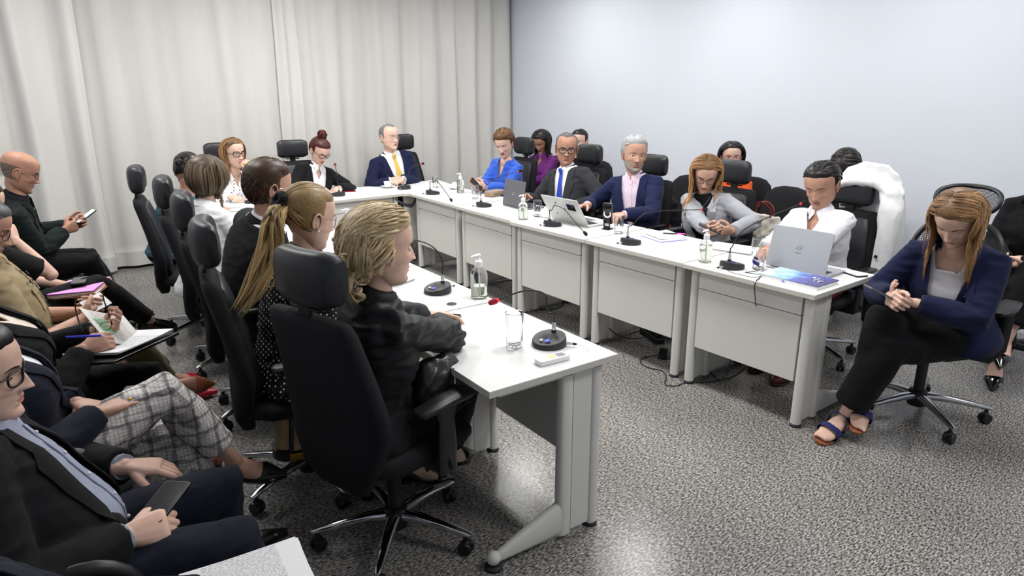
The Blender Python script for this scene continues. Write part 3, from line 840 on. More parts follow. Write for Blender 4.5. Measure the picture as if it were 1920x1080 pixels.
def person(label, hip, head, heading, gaze=(0, 0, 0), sex='f', skin='skin_a', fp={}, hair={}, top={}, inner={}, trousers={}, shoes={},
           handL={}, handR={}, footL={}, footR={}, twist=0, glasses=None, build=1.0, vox=.010, hs=1.0, sho=0, seed=1, earring=False,
           beard=None, lipc=None, brow=(40, 28, 22), poleL=None, poleR=None, eL=None, eR=None, kneeL=None, kneeR=None, lids=.45, nkl=.118, watch=None, necklace=None, ring=None):
    rnd = random.Random(seed)
    hip = V(*hip); head = V(*head)
    name = 'person'
    h = math.radians(heading)
    F = V(math.cos(h), math.sin(h), 0); Rt = V(math.sin(h), -math.cos(h), 0); U = V(0, 0, 1)
    loc = lambda p: hip*V(1, 1, 0)+Rt*p[0]+F*p[1]+U*p[2]
    root = empty(name, (hip[0], hip[1], 0), 0, label, 'person')
    bpy.context.view_layer.update()
    root.matrix_world  # noqa
    PI_ = Matrix.Translation((hip[0], hip[1], 0))
    male = sex == 'm'
    S_ = (1+(build-1)*.25)*(1.04 if male else .97)
    gy, gp, gr = [math.radians(a) for a in gaze]       # yaw (left +) relative to heading, pitch down +, roll
    hf = nrm((F*math.cos(gy)-Rt*math.sin(gy))*math.cos(gp)-U*math.sin(gp))
    hr = nrm(np.cross(hf, U)); hu = np.cross(hr, hf)
    hr, hu = hr*math.cos(gr)+hu*math.sin(gr), hu*math.cos(gr)-hr*math.sin(gr)
    HS = hs*(1.09 if male else 1.05)
    HM = np.stack([hr, hf, hu], 1)*HS
    toW = lambda p: np.asarray(p) @ HM.T+head
    # spine
    tors = nrm(head-hip)
    nk = nrm(U*.55+tors*.35+hu*.3)
    N = head-nk*nkl*HS-hf*.018
    m1 = hip+U*.22+(N-hip)*V(1, 1, 0)*.18
    def spine(t):
        t = np.asarray(t)[..., None]
        return (1-t)**2*hip+2*t*(1-t)*m1+t**2*N
    def spd(t): return nrm(2*(1-t)*(m1-hip)+2*t*(N-m1))
    L = np.linalg.norm(spine(np.linspace(0, 1, 20))[1:]-spine(np.linspace(0, 1, 20))[:-1], axis=1).sum()
    tw = math.radians(twist)
    def fr(t):
        d = spd(min(max(t, 0), 1)); a = tw*min(max(t, 0), 1)
        r0 = Rt*math.cos(a)+F*math.sin(a); r = nrm(r0-d*np.dot(r0, d)); f = np.cross(d, r)
        return r, f, d
    if male:
        prof = [(-.17, .130, .105, 0), (-.10, .165, .125, 0), (-.02, .178, .128, .0), (.10, .168, .120, .008), (.22, .158, .112, .012), (.34, .172, .118, .015), (.46, .186, .122, .012),
                (.60, .188, .118, .006), (.74, .184, .106, .0), (.84, .158, .086, -.004), (.91, .112, .070, -.004), (.97, .078, .062, 0), (1.02, .060, .058, .004)]
    else:
        prof = [(-.17, .135, .110, 0), (-.10, .175, .128, 0), (-.02, .182, .128, .0), (.10, .165, .112, .004), (.22, .142, .098, .006), (.34, .140, .096, .010), (.46, .155, .112, .020),
                (.60, .160, .118, .022), (.74, .156, .096, .006), (.84, .134, .076, -.002), (.91, .094, .062, -.004), (.97, .066, .054, 0), (1.02, .050, .050, .004)]
    fat = fp.get('fat', 0)
    def torso(inf, t0=-.17, t1=1.02, flare=0, n=28):
        Rg = []
        ts = np.arange(t0, t1+1e-6, .05)
        pt = [q[0] for q in prof]
        for t in ts:
            w = float(ci([t], pt, [q[1] for q in prof])[0]); dd = float(ci([t], pt, [q[2] for q in prof])[0]); o = float(ci([t], pt, [q[3] for q in prof])[0])
            w *= build; dd *= build
            if fat: dd += fat*.05*math.exp(-((t-.25)/.25)**2); w += fat*.03*math.exp(-((t-.25)/.3)**2); o += fat*.025*math.exp(-((t-.25)/.25)**2)
            fl = flare*max(0, (.25-t)/.4)
            r, f, d = fr(t)
            c = spine(np.array(min(max(t, 0), 1)))+d*((t-min(max(t, 0), 1))*L)
            q = sup(n, w+inf+fl, dd+inf+fl, 2.35)
            Rg.append(c+f*o+q[:, :1]*r+q[:, 1:]*f)
        return loft(Rg)
    # joints
    r, f, d = fr(.86)
    SHW = (.172 if male else .142)*build
    shc = spine(np.array(.825))
    sh = {-1: shc-r*SHW+d*(.0+sho)-f*.005, 1: shc+r*SHW+d*(.0-sho*0+sho)-f*.005}
    ua, fa = .285*S_, .250*S_
    arms = {}
    for s, H, pole in ((-1, handL, poleL), (1, handR, poleR)):
        tgt = V(*H['w']) if 'w' in H else loc(H.get('p', (s*.16, .34, .64)))
        if pole is None: pole = (s*.55, -.45, -.8)
        pw = Rt*pole[0]+F*pole[1]+U*pole[2]
        e, w = ik(sh[s], tgt, ua, fa, pw)
        eo = eL if s == -1 else eR
        if eo is not None:
            e = V(*eo); w = e+nrm(tgt-e)*fa
        D = nrm(w-e)
        if 'D' in H: D = nrm(Rt*H['D'][0]+F*H['D'][1]+U*H['D'][2])
        Nn = H.get('N', (-s*.3, .1, -1)); Nn = Rt*Nn[0]+F*Nn[1]+U*Nn[2]
        arms[s] = (sh[s], e, w, D, Nn, H.get('pose', 'relaxed'))
    th, sk = .435*S_, .425*S_
    legs = {}
    for s, H, pole in ((-1, footL, kneeL), (1, footR, kneeR)):
        hj = hip+Rt*s*.092*build
        tgt = V(*H['w']) if 'w' in H else loc(H.get('p', (s*.11, .42, .09)))
        if pole is None: pole = (s*.12, 1, .9)
        pw = Rt*pole[0]+F*pole[1]+U*pole[2]
        k, a = ik(hj, tgt, th, sk, pw)
        dr = H.get('dir', (s*.15, 1, 0)); dr = nrm(Rt*dr[0]+F*dr[1]+U*dr[2])
        legs[s] = (hj, k, a, dr)
    lp = lambda a, b, t: a+(b-a)*t
    def arm_tube(s, inf, cuff=1.0, loose=0):
        A, E, W = arms[s][:3]
        P = [lp(A, shc, .28), A, lp(A, E, .35), lp(A, E, .72), E, lp(E, W, .3), lp(E, W, .65), lp(E, W, cuff)]
        R0 = np.array([.054, .054, .050, .045, .042, .042, .036, .028])*(1.08 if male else .94)*build
        if cuff < 0: P = P[:4]; P[3] = lp(A, E, .80); return tube(P, list((R0+inf+np.array([0, 0, 0, .3, .5, .6, .9, 1.0])*loose)[:4]+.006), n=16, round_caps=False)
        return tube(P, list(R0+inf+np.array([0, 0, 0, .3, .5, .6, .9, 1.0])*loose), n=16, round_caps=False)
    def leg_tube(s, inf, cuff=1.0, loose=0):
        A, K, Z, _ = legs[s]
        P = [lp(A, K, -.12), lp(A, K, .05), lp(A, K, .35), lp(A, K, .7), K, lp(K, Z, .28), lp(K, Z, .6), lp(K, Z, cuff)]
        R0 = np.array([.088, .093, .086, .070, .060, .056, .045, .036 if cuff > .9 else .042])*build*(1.0 if male else .98)
        return tube(P, list(R0+inf+np.array([0, 0, .2, .5, .7, .7, .9, 1.0])*loose), n=18, round_caps=False)
    # ---------------- skin
    S1 = [torso(-.016), tube([spine(np.array(.9)), N, head-hu*.07*HS-hf*.012*HS, head-hu*.02*HS-hf*.02*HS], [(.068, .06), .056 if male else .048, .056 if male else .047, .055 if male else .046], n=16)]
    for s in (-1, 1):
        S1.append(arm_tube(s, -.009, .45)); S1.append(leg_tube(s, -.006, .6))
    v1, f1, n1 = remesh(S1, .013, 4)
    g = G(); g.add((v1, f1), 0)
    for s in (-1, 1):
        A, E, W, D, Nn, pose = arms[s]
        fsh = hand_shapes(W, D, Nn, s == 1, pose, 1.03*S_*(1 if male else .95))
        P = [E, lp(E, W, .35), lp(E, W, .7), W-nrm(W-E)*.012]
        rr = np.array([.038, .039, .032, .026])*(1.05 if male else .9)
        fsh.append(tube(P, list(rr), n=14))
        fsh.append(sphere(W, .0255*(1.05 if male else .92), 10))
        v2, f2, _ = remesh(fsh, min(.0036, vox*.36), 2, .4)
        g.add((v2, f2), 0)
        # lower leg and foot
        hj, K, Z, dr = legs[s]
        fu = nrm(np.cross(np.cross(dr, nrm(K-Z)), dr)); fs = np.cross(dr, fu)
        fl = .245*S_*(1.0 if male else .93)
        heel = Z-dr*.055-fu*.075
        Rf = []
        for t, w, hh, zz in ((0, .020, .024, .032), (.05, .030, .034, .034), (.2, .034, .040, .044), (.35, .036, .036, .042), (.55, .042, .026, .028), (.75, .045, .018, .019), (.9, .038, .013, .014), (1.0, .018, .008, .010)):
            q = sup(14, w, hh, 2.4)
            Rf.append(heel+dr*t*fl+fu*zz+q[:, :1]*fs+q[:, 1:]*fu)
        foot = [loft(Rf), tube([lp(K, Z, .3), lp(K, Z, .6), lp(K, Z, .85), Z, Z-fu*.03], list(np.array([.050, .042, .032, .031, .032])*(1.02 if male else .94)), n=14)]
        if shoes.get('toes'):
            for k in range(5):
                b = heel+dr*fl*(.95-.035*k)+fs*(.030-.0155*k)*(1)*(-s)+fu*.012
                foot.append(tube([b-dr*.03, b, b+dr*.018], [.011-.001*k, .0105-.001*k, .009-.001*k], n=8))
        v3, f3, _ = remesh(foot, .006, 2)
        g.add((v3, f3), 0)
        # shoe
        if shoes.get('mat'):
            kind = shoes.get('kind', 'dress')
            sg = G(); Rs = []
            hz = shoes.get('heel', .015)
            for t, w, h0, z1, zl in ((-.03, .020, 0, .060, .04), (.02, .033, 0, .066, .05), (.2, .037, 0, .070 if kind == 'dress' else .050, .055), (.38, .040, 0, .074 if kind == 'dress' else .026, .05), (.55, .046, 0, .058 if kind == 'dress' else .034, .04), (.75, .049, 0, .044, .03), (.92, .040 if kind == 'dress' else .032, 0, .034, .03), (1.06 if kind == 'dress' else 1.12, .016 if kind == 'dress' else .006, 0, .020, .02)):
                q = sup(16, w, (z1+.012)/2, 2.8)
                Rs.append(heel+dr*t*fl+fu*((z1-.012)/2)+q[:, :1]*fs+q[:, 1:]*fu)
            if kind == 'sandal':
                for t0, t1, hh, ww in ((.56, .76, .064, .055), (.24, .38, .112, .052)):
                    Ra = []
                    for t in (t0, (t0+t1)/2, t1):
                        q = sup(20, ww, hh/2, 2.3); Ra.append(heel+dr*t*fl+fu*(hh/2-.012)+q[:, :1]*fs+q[:, 1:]*fu)
                    sg.add(loft(Ra, cap=False))
                Rs2 = []
                for t, w in ((-.05, .018), (0, .034), (.3, .036), (.6, .047), (.85, .046), (1.0, .035), (1.08, .012)):
                    q = sup(14, w, .008, 3); Rs2.append(heel+dr*t*fl-fu*.010+q[:, :1]*fs+q[:, 1:]*fu)
                sg.add(loft(Rs2), 1)
                sg.add(tube([heel-dr*.005-fu*.0, heel-dr*.005-fu*(.055)], [(.028, .024), (.026, .024)], n=10, upv=dr, round_caps=False, e=4))
            else:
                sg.add(loft(Rs))
                if kind == 'dress':
                    Z1 = Z
                    q0 = [(heel+dr*.02+fu*.01), (Z-fu*.01)]
                    sg.add(tube([Z-fu*.045, Z-fu*.012], [.041, .040], n=14, round_caps=False))
                    Rk = []
                    for t, w in ((-.04, .022), (.05, .036), (.3, .037), (.6, .050), (.85, .049), (1.0, .036), (1.09, .014)):
                        q = sup(14, w, .007, 3); Rk.append(heel+dr*t*fl-fu*.012+q[:, :1]*fs+q[:, 1:]*fu)
                    sg.add(loft(Rk), 1)
                elif hz > .02:
                    sg.add(tube([heel+dr*.005+fu*.005, heel+dr*.0-fu*hz], [.020, .007], n=8, round_caps=False), 0)
                    sg.add(tube([heel+dr*.30*fl-fu*.006, heel+dr*.0*fl-fu*.008], [(.018, .006), (.024, .008)], n=8, upv=fu), 0)
            so = sg.build('shoe', [shoes['mat'], shoes.get('sole', MATS['sole'])], root); so.matrix_parent_inverse = PI_.inverted()
            if shoes.get('buckle'):
                gb = G(); gb.add(sphere(heel+dr*.72*fl+fu*.047, (.012, .012, .006), 8)); ob = gb.build('buckle', MATS['chrome'], so)
    # head
    R = head_grid(fp)
    hv, hf_ = loft(R)
    zf = []
    for i in range(len(HEADZ)-1):
        for j in range(NC):
            x, y, z = R[i, j]*.5+R[i+1, (j+1) % NC]*.5
            mw = .021+.003*fp.get('mouth', 0)
            lim = (mw-abs(x))
            zf.append(1 if (y > .05 and lim > 0 and -.0645-.0105*min(1, lim/.010) < z < -.0645+.0085*min(1, lim/.009)) else 0)
    zf += [0, 0]
    g.add((toW(hv), hf_), zf)
    # ears
    for s in (-1, 1):
        E_ = G()
        ew = .073*fp.get('w', 1)
        base = V(s*ew, -.012, -.008)
        pts = []
        for a in np.linspace(-50, 230, 12):
            t = math.radians(a); pts.append(base+V(s*(.010+.004*math.sin(t)), -.016*math.cos(t)-.004, .029*math.sin(t)))
        g.add((toW(tube(pts, .0042, n=6)[0]), tube(pts, .0042, n=6)[1]), 0)
        q, ff = sphere(base+V(s*.004, -.003, 0), (.007, .016, .027), 10); g.add((toW(q), ff), 0)
        q, ff = sphere(base+V(s*.006, .006, -.024), (.005, .007, .009), 8); g.add((toW(q), ff), 0)
        # eyelids
        ec = V(s*.031, .0615, .001); er = .0134
        for lo_, hi_ in ((math.radians(-90), math.radians(-20)), (math.radians(34-58*lids), math.radians(90))):
            Rl = []
            for el in np.linspace(lo_, hi_, 6):
                az = np.radians(np.linspace(-75, 75, 12))
                Rl.append(np.stack([ec[0]+er*math.cos(el)*np.sin(az)*1.12, ec[1]+er*math.cos(el)*np.cos(az), ec[2]+er*math.sin(el)*np.ones(12)], 1))
            q, ff = loft(Rl, cap=False, closed=False); g.add((toW(q), ff), 0)
    lipm = MATS[lipc] if lipc else MATS[skin+'_lip']
    vv, ff = g.get()
    body = vmesh('body', vv, ff, [MATS[skin], lipm], None, mi=g.m)
    body.parent = root; body.matrix_parent_inverse = PI_.inverted()
    def att(o):
        o.parent = root; o.matrix_parent_inverse = PI_.inverted(); return o
    # eyes
    for s in (-1, 1):
        ge = G(); ec = V(s*.031, .0615, .001)
        q, ff = sphere(ec, .0122, 12); ge.add((toW(q), ff), 0)
        pr = [(0.0001, .0126), (.003, .0123)]
        gd = V(0, math.cos(.25*lids*2), -math.sin(.25*lids*2))
        for rad_, off, mi_ in ((.0064, .0108, 1), (.0032, .01205, 2)):
            c0 = ec+gd*off
            q, ff = lathe([(rad_, 0), (rad_*.6, .0012), (.0003, .0016)], 12)
            fm = frame(V(0, 0, 1), gd); q = q @ np.stack([V(1, 0, 0), np.cross(gd, V(1, 0, 0)), gd], 0)+c0
            ge.add((toW(q), ff), mi_)
        att(ge.build('eye', [MATS['eye_white'], MATS['iris'], MATS['pupil']]))
    # brows
    hvb = BVHTree.FromPolygons([tuple(p) for p in hv], hf_)
    def on_face(x, z, off=.0015):
        h_ = hvb.ray_cast(Vector((x, .2, z)), Vector((0, -1, 0)))
        return V(x, (h_[0].y if h_[0] else .08)+off, z)
    for s in (-1, 1):
        gb = G()
        P = [on_face(s*x, z, .0008) for x, z in ((.014, .0190), (.022, .0220), (.033, .0240), (.043, .0225), (.050, .0180))]
        q, ff = tube(P, [(.0007, .0016), (.0009, .0028), (.0009, .0026), (.0008, .0019), (.0005, .0008)], n=6, upv=(0, 0, 1))
        gb.add((toW(q), ff))
        att(gb.build('eyebrow', mat('brow_%d_%d_%d' % brow, brow, rough=.8, var=0)))
    # glasses
    if glasses:
        gm, gw, gh, th_ = glasses.get('mat', MATS['black_plastic']), glasses.get('w', .0255), glasses.get('h', .020), glasses.get('t', .0017)
        gg = G()
        for s in (-1, 1):
            q = sup(22, gw, gh, glasses.get('e', 3.0))
            P = np.stack([s*.033+q[:, 0], .0900-np.abs(s*.033+q[:, 0])**2*5.0, q[:, 1]-.001+(np.abs(q[:, 0]+0)*0)], 1)
            if glasses.get('cat'): P[:, 2] += .006*np.clip(s*q[:, 0]/gw, 0, 1)*(q[:, 1] > 0)
            P = np.concatenate([P, P[:2]])
            gg.add((lambda z: (toW(z[0]), z[1]))(tube(P, th_, n=6, round_caps=False)))
            tp = [(s*(.033+gw), .0900-.0585**2*5.0+.001, .006), (s*.071*fp.get('w', 1)+s*.004, .055, .007), (s*.0765*fp.get('w', 1), .0, .006), (s*.077*fp.get('w', 1), -.018, -.004)]
            gg.add((lambda z: (toW(z[0]), z[1]))(tube(tp, th_*.9, n=6)))
        gg.add((lambda z: (toW(z[0]), z[1]))(tube([(-.009, .0905, .004), (0, .0925, .007), (.009, .0905, .004)], th_, n=6)))
        go = att(gg.build('glasses', gm))
        for s in (-1, 1):
            gl = G(); q = sup(22, gw, gh, 3.0)
            pts = np.stack([s*.033+q[:, 0], .0898-np.abs(s*.033+q[:, 0])**2*5.0, q[:, 1]-.001], 1)
            pts2 = pts-V(0, .0012, 0)
            gl.add((toW(np.concatenate([pts, pts2])), [tuple(range(22)), tuple(range(43, 21, -1))]+[(i, (i+1) % 22, 22+(i+1) % 22, 22+i) for i in range(22)]))
            lo_ = gl.build('lens', MATS['lens'], go)
            lo_.matrix_parent_inverse = go.matrix_parent_inverse.copy() @ Matrix.Identity(4) if False else Matrix.Identity(4)
    if earring:
        for s in (-1, 1):
            q, ff = sphere(V(s*.0815*fp.get('w', 1), -.006, -.040), .0045, 8); ge = G(); ge.add((toW(q), ff)); att(ge.build('earring', MATS['pearl'] if earring != 'gold' else MATS['gold']))
    # ---------------- clothes
    vx = vox
    chest_bvh = None
    focus = [arms[-1][1], arms[1][1], spine(np.array(.2)), lp(arms[-1][0], spine(np.array(.7)), .3), lp(arms[1][0], spine(np.array(.7)), .3)]
    def wedge_cut(bottom, half, keepneck=True):
        """opens the front: V from point at spine t=bottom up to the neck"""
        r0, f0, d0 = fr(.6)
        P0 = spine(np.array(bottom)); up_pt = spine(np.array(.93))
        def cut(bm):
            def planes(s):
                a = P0+r0*s*half[0]; b = up_pt+r0*s*half[1]
                no = nrm(np.cross(b-a, f0)); return a, no*(1 if np.dot(no, r0*s) > 0 else -1)
            A = [planes(-1), planes(1)]
            for a, no in A:
                geo = [q for q in bm.verts]+[q for q in bm.edges]+[q for q in bm.faces]
                vv_ = np.array([q.co for q in bm.verts])
                near = (np.dot(vv_-P0, f0) > .0)
                da = np.minimum(np.minimum(seg_dist(vv_, arms[1][0], arms[1][1]), seg_dist(vv_, arms[1][1], arms[1][2])), np.minimum(seg_dist(vv_, arms[-1][0], arms[-1][1]), seg_dist(vv_, arms[-1][1], arms[-1][2])))
                ok = near & (da > .074)
                for i, q in enumerate(bm.verts): q.tag = bool(ok[i])
                bm.verts.index_update()
                fs_ = [q for q in bm.faces if all(x.tag for x in q.verts)]
                es = list({e for q in fs_ for e in q.edges}); vs_ = list({x for q in fs_ for x in q.verts})
                bmesh.ops.bisect_plane(bm, geom=vs_+es+fs_, plane_co=a, plane_no=no, dist=1e-5)
            dl = []
            for q in bm.faces:
                c = np.array(q.calc_center_median())
                if np.dot(c-P0, d0) < 0 or np.dot(c-spine(np.array(.6)), f0) < .0: continue
                if all(np.dot(c-a, no) < 0 for a, no in A):
                    da = min(seg_dist(c[None], arms[s][i], arms[s][i+1])[0] for s in (-1, 1) for i in (0, 1))
                    if da > .072: dl.append(q)
            bmesh.ops.delete(bm, geom=dl, context='FACES')
        return cut
    def trim(cuts, extra=None):
        """cuts: list of (point, outward dir, radius)"""
        def cut(bm):
            for p, no, rad in cuts:
                p = np.array(p)
                fs_ = [q for q in bm.faces if (q.calc_center_median()-Vector(p)).length < rad]
                es = list({e for q in fs_ for e in q.edges}); vs_ = list({x for q in fs_ for x in q.verts})
                bmesh.ops.bisect_plane(bm, geom=vs_+es+fs_, plane_co=p, plane_no=no, dist=1e-5)
                dl = [q for q in bm.faces if (q.calc_center_median()-Vector(p)).length < rad and (q.calc_center_median()-Vector(p)).dot(Vector(no)) > 1e-5]
                bmesh.ops.delete(bm, geom=dl, context='FACES')
            if extra: extra(bm)
        return cut
    bvhs = {}
    if top:
        inf = top.get('inf', .018 if top['type'] == 'jacket' else .008)
        slv = top.get('sleeve', .94); loose = top.get('loose', .006)
        shp = [torso(inf, -.10 if top['type'] == 'jacket' else -.06, .965, flare=top.get('flare', .02))]
        for s in (-1, 1): shp.append(arm_tube(s, inf-.004 if slv > .6 else inf+.004, slv, loose))
        v, f_, n_ = remesh(shp, vx, 3)
        v = wrinkle(v, n_, top.get('wr', .007), seed*3.1, focus=focus)
        bvhs['top'] = BVHTree.FromPolygons([tuple(p) for p in v], f_)
        cuts = []
        for s in (-1, 1):
            A, E, W = arms[s][:3]
            if False:
                cuts.append((lp(E, W, slv) if slv > 0 else lp(A, E, .62-slv*0), nrm(W-E) if slv > 0 else nrm(E-A), .085))
        ex = None
        if 'v' in top: ex = wedge_cut(top['v'], top.get('vh', (.0, .075)))
        att(vmesh('jacket' if top['type'] == 'jacket' else top.get('name', 'blouse'), v, f_, top['mat'], None, cut=trim(cuts, ex)))
    def project(t, u, big, bvh, off, tt=None):
        r0, f0, d0 = fr(t)
        o_ = spine(np.array(t))+r0*u+f0*.5
        h_ = bvh.ray_cast(Vector(o_), Vector(-f0), 1.0)
        p = np.array(h_[0]) if h_[0] else spine(np.array(t))+r0*u+f0*.12
        # ignore hits on arms far in front of the chest
        if np.dot(p-spine(np.array(t)), f0) > .19*build+.05*fat: p = spine(np.array(t))+r0*u+f0*(.125*build+.05*fat)
        return p+f0*off
    def strip(grid, th_=.003, f0=None):
        """thick sheet from grid (rows, cols, 3)"""
        g_ = np.asarray(grid, float); a, b, _ = g_.shape
        du = np.gradient(g_, axis=0); dv = np.gradient(g_, axis=1)
        nn = np.cross(du, dv); nn /= np.maximum(np.linalg.norm(nn, axis=2, keepdims=True), 1e-9)
        if f0 is not None and (nn.reshape(-1, 3)@f0).mean() < 0: nn = -nn
        top_, bot = g_+nn*th_, g_-nn*th_
        v_ = np.concatenate([top_.reshape(-1, 3), bot.reshape(-1, 3)]); n_ = a*b; F_ = []
        for i in range(a-1):
            for j in range(b-1):
                q = (i*b+j, i*b+j+1, (i+1)*b+j+1, (i+1)*b+j); F_.append(q); F_.append(tuple(k+n_ for k in q[::-1]))
        for i in range(a-1):
            for j in (0, b-1): F_.append((i*b+j, (i+1)*b+j, (i+1)*b+j+n_, i*b+j+n_))
        for j in range(b-1):
            for i in (0, a-1): F_.append((i*b+j, i*b+j+1, i*b+j+1+n_, i*b+j+n_))
        return v_, F_
    if inner:
        v, f_, n_ = remesh([torso(inner.get('inf', .006), -.08, .975)], vx*1.1, 2)
        v = wrinkle(v, n_, .005, seed*1.7, focus=[spine(np.array(.2))])
        bvhs['in'] = BVHTree.FromPolygons([tuple(p) for p in v], f_)
        ex = wedge_cut(inner['v'], inner.get('vh', (0, .05))) if 'v' in inner else None
        att(vmesh('shirt', v, f_, inner['mat'], None, cut=ex))
        if inner.get('cuffs'):
            for s in (-1, 1):
                A, E, W = arms[s][:3]; dd = nrm(W-E)
                gc = G(); gc.add(tube([lp(E, W, .86), lp(E, W, top.get('sleeve', .94)+.05)], [.036*build, .034*build], n=16, round_caps=False)); att(gc.build('shirt_cuff', inner['mat']))
    def collar(m_, rad, hgt, low, gap, nm, flaps=0, off=.0, th_=.0022):
        r0, f0, d0 = fr(.97)
        c = spine(np.array(.965))
        ang = np.radians(np.linspace(-180+gap, 180-gap, 26))
        rows = []
        for k, (dr_, dz) in enumerate(((0, 0), (-.004, hgt*.6), (-.002, hgt), (.006, hgt*.9), (.012+low*.3, hgt*.3), (.016+low*.4, hgt*.3-low))):
            row = []
            for a in ang:
                # a=0 at the back
                x = math.sin(a); y = -math.cos(a)
                fr_ = (1-math.cos(a))/2   # 0 back, 1 front
                row.append(c+(r0*x*(rad+dr_)+f0*(y*(rad+dr_)*.95))+d0*(dz-fr_*.022+off))
            rows.append(row)
        gc = G(); gc.add(strip(rows, th_))
        if flaps:
            for s in (-1, 1):
                a0 = c+r0*s*rad*math.sin(math.radians(gap+22))+f0*rad*.95*math.cos(math.radians(gap+22))+d0*(hgt*.4-.022)
                a1 = c+r0*s*.006+f0*(rad+.006)+d0*(-.026)
                p0 = a0; tip = a1+r0*s*.034-d0*flaps+f0*.012
                gr = [[a1+d0*hgt*.55, a1+f0*.004], [lp(a1, a0, .4)+d0*hgt*.7+f0*.008, lp(a1, tip, .8)+f0*.010], [a0+d0*hgt*.5+f0*.008, lp(a0, tip, .65)+f0*.012], [a0+f0*.002+r0*s*.010, lp(a0, tip, .3)+r0*s*.012]]
                gc.add(strip(gr, .0018, f0))
        return att(gc.build(nm, m_))
    r0, f0, d0 = fr(.6)
    if inner.get('collar'):
        collar(inner['mat'], .058 if male else .052, .034, .012, inner.get('gap', 8), 'shirt_collar', flaps=.045)
    if top.get('collar'):
        collar(top['mat'], .060 if male else .055, .030, .022, top.get('gap', 30), 'collar', flaps=.05)
    if inner.get('tie'):
        gt = G(); rows = []
        for t in np.linspace(.90, inner.get('tie_end', .12), 16):
            w = .017+.021*min(1, (.90-t)/.6)
            rows.append([project(t, u*w, 0, bvhs['in'], .010+.004*(u == 0)) for u in (-1, -.5, 0, .5, 1)])
        gt.add(strip(rows, .002, f0))
        kc = project(.925, 0, 0, bvhs['in'], .016)
        gt.add(tube([kc+d0*.014, kc-d0*.022], [(.022, .014), (.013, .010)], n=10, upv=f0))
        att(gt.build('tie', inner['tie']))
    elif inner.get('placket'):
        gt = G(); rows = []
        for t in np.linspace(.92, .05, 14): rows.append([project(t, u, 0, bvhs['in'], .003) for u in (-.014, 0, .014)])
        gt.add(strip(rows, .0016, f0)); att(gt.build('placket', inner['mat']))
        for t in np.linspace(.86, .1, 6): att(G().add(sphere(project(t, 0, 0, bvhs['in'], .007), .005, 8)).build('shirt_button', inner.get('btn', MATS['button_white'])))
    if top.get('lapel'):
        gl = G(); vb = top['v']; w0, w1 = top.get('vh', (0, .075))
        for s in (-1, 1):
            rows = []
            for k in np.linspace(0, 1, 14):
                t = vb+(.93-vb)*k
                e0 = w0+(w1-w0)*k
                wd = top['lapel']*(.10+.9*min(1, k/.72))
                if k > .80: wd = top['lapel']*(.62 if k < .86 else .75)
                rows.append([project(t, s*(e0-.004+wd*q), 0, bvhs['top'], .006+.004*math.sin(q*PI)) for q in (0, .35, .7, 1)])
            gl.add(strip(rows, .0022, f0))
        att(gl.build('lapels', top.get('lapel_mat', top['mat'])))
        collar(top.get('lapel_mat', top['mat']), .066 if male else .062, .026, .026, 62, 'jacket_collar', off=-.004, th_=.003)
        gb = G()
        gb.add(sphere(project(max(vb-.03, .02), .004, 0, bvhs['top'], .004), .008, 8)); att(gb.build('jacket_button', top.get('btn', MATS['button_dark'])))
    if top.get('buttons'):
        gb = G(); rows = []
        for t in np.linspace(top.get('v', .85)-.02, .08, 12): rows.append([project(t, u, 0, bvhs['top'], .003) for u in (-.013, 0, .013)])
        gb.add(strip(rows, .0016, f0)); att(gb.build('placket', top['mat']))
        for t in np.linspace(top.get('v', .85)-.06, .15, 5): att(G().add(sphere(project(t, 0, 0, bvhs['top'], .006), .0048, 8)).build('button', top['buttons']))
    if top.get('pockets'):
        for s in (-1, 1):
            att(G().add(strip([[project(t, s*u, 0, bvhs['top'], .003) for u in (.045, .065, .085, .105)] for t in (.66, .60, .54, .46)], .0018, f0)).build('chest_pocket', top['mat']))
            att(G().add(strip([[project(t, s*u, 0, bvhs['top'], .007) for u in (.042, .065, .085, .108)] for t in (.68, .65, .62)], .0018, f0)).build('pocket_flap', top['mat']))
            att(G().add(strip([[project(t, s*u, 0, bvhs['top'], .012) for u in (.055, .085)] for t in (.74, .72)], .0018, f0)).build('badge', MATS['chrome']))
        att(G().add(strip([[project(t, u, 0, bvhs['top'], .012) for u in (-.10, -.07)] for t in (.63, .56)], .0018, f0)).build('name_tag', MATS['porcelain_tag']))
    if top.get('lanyard'):
        rows = [[project(t, -(.055*(t-.4)/.5)-.007, 0, bvhs['top'], .004), project(t, -(.055*(t-.4)/.5)+.007, 0, bvhs['top'], .004)] for t in np.linspace(.92, .40, 10)]
        att(G().add(strip(rows, .0015, f0)).build('lanyard', top['lanyard']))
    if necklace:
        P = []
        for a in np.linspace(-1, 1, 17):
            t = .93-.13*(1-a*a); P.append(project(t, a*.062, 0, bvhs.get('in', bvhs['top']), .006))
        gn = G(); gn.add(tube(P, .0022, n=6)); gn.add(sphere(P[8]-d0*.012, (.011, .006, .013), 10)); att(gn.build('necklace', MATS[necklace]))
    if watch:
        s = watch[0]; A, E, W, D = arms[s][:4]; dd = nrm(W-E)
        gw_ = G(); gw_.add(tube([W-dd*.030, W-dd*.012], [.031*S_, .030*S_], n=16, round_caps=False)); wo = att(gw_.build('wristwatch', MATS[watch[1]]))
    if ring:
        s = ring; A, E, W, D, Nn, _ = arms[s]
        gr_ = G(); Tt = np.cross(D, nrm(Nn))*(1 if s == 1 else -1)
        c = W+D*.098-Tt*.010+nrm(Nn)*.001
        gr_.add(sphere(c-nrm(Nn)*.008, (.011, .011, .006), 10)); gr_.add(tube([c-D*.003, c+D*.003], .0115, n=12, round_caps=False)); att(gr_.build('ring', MATS['gold']))
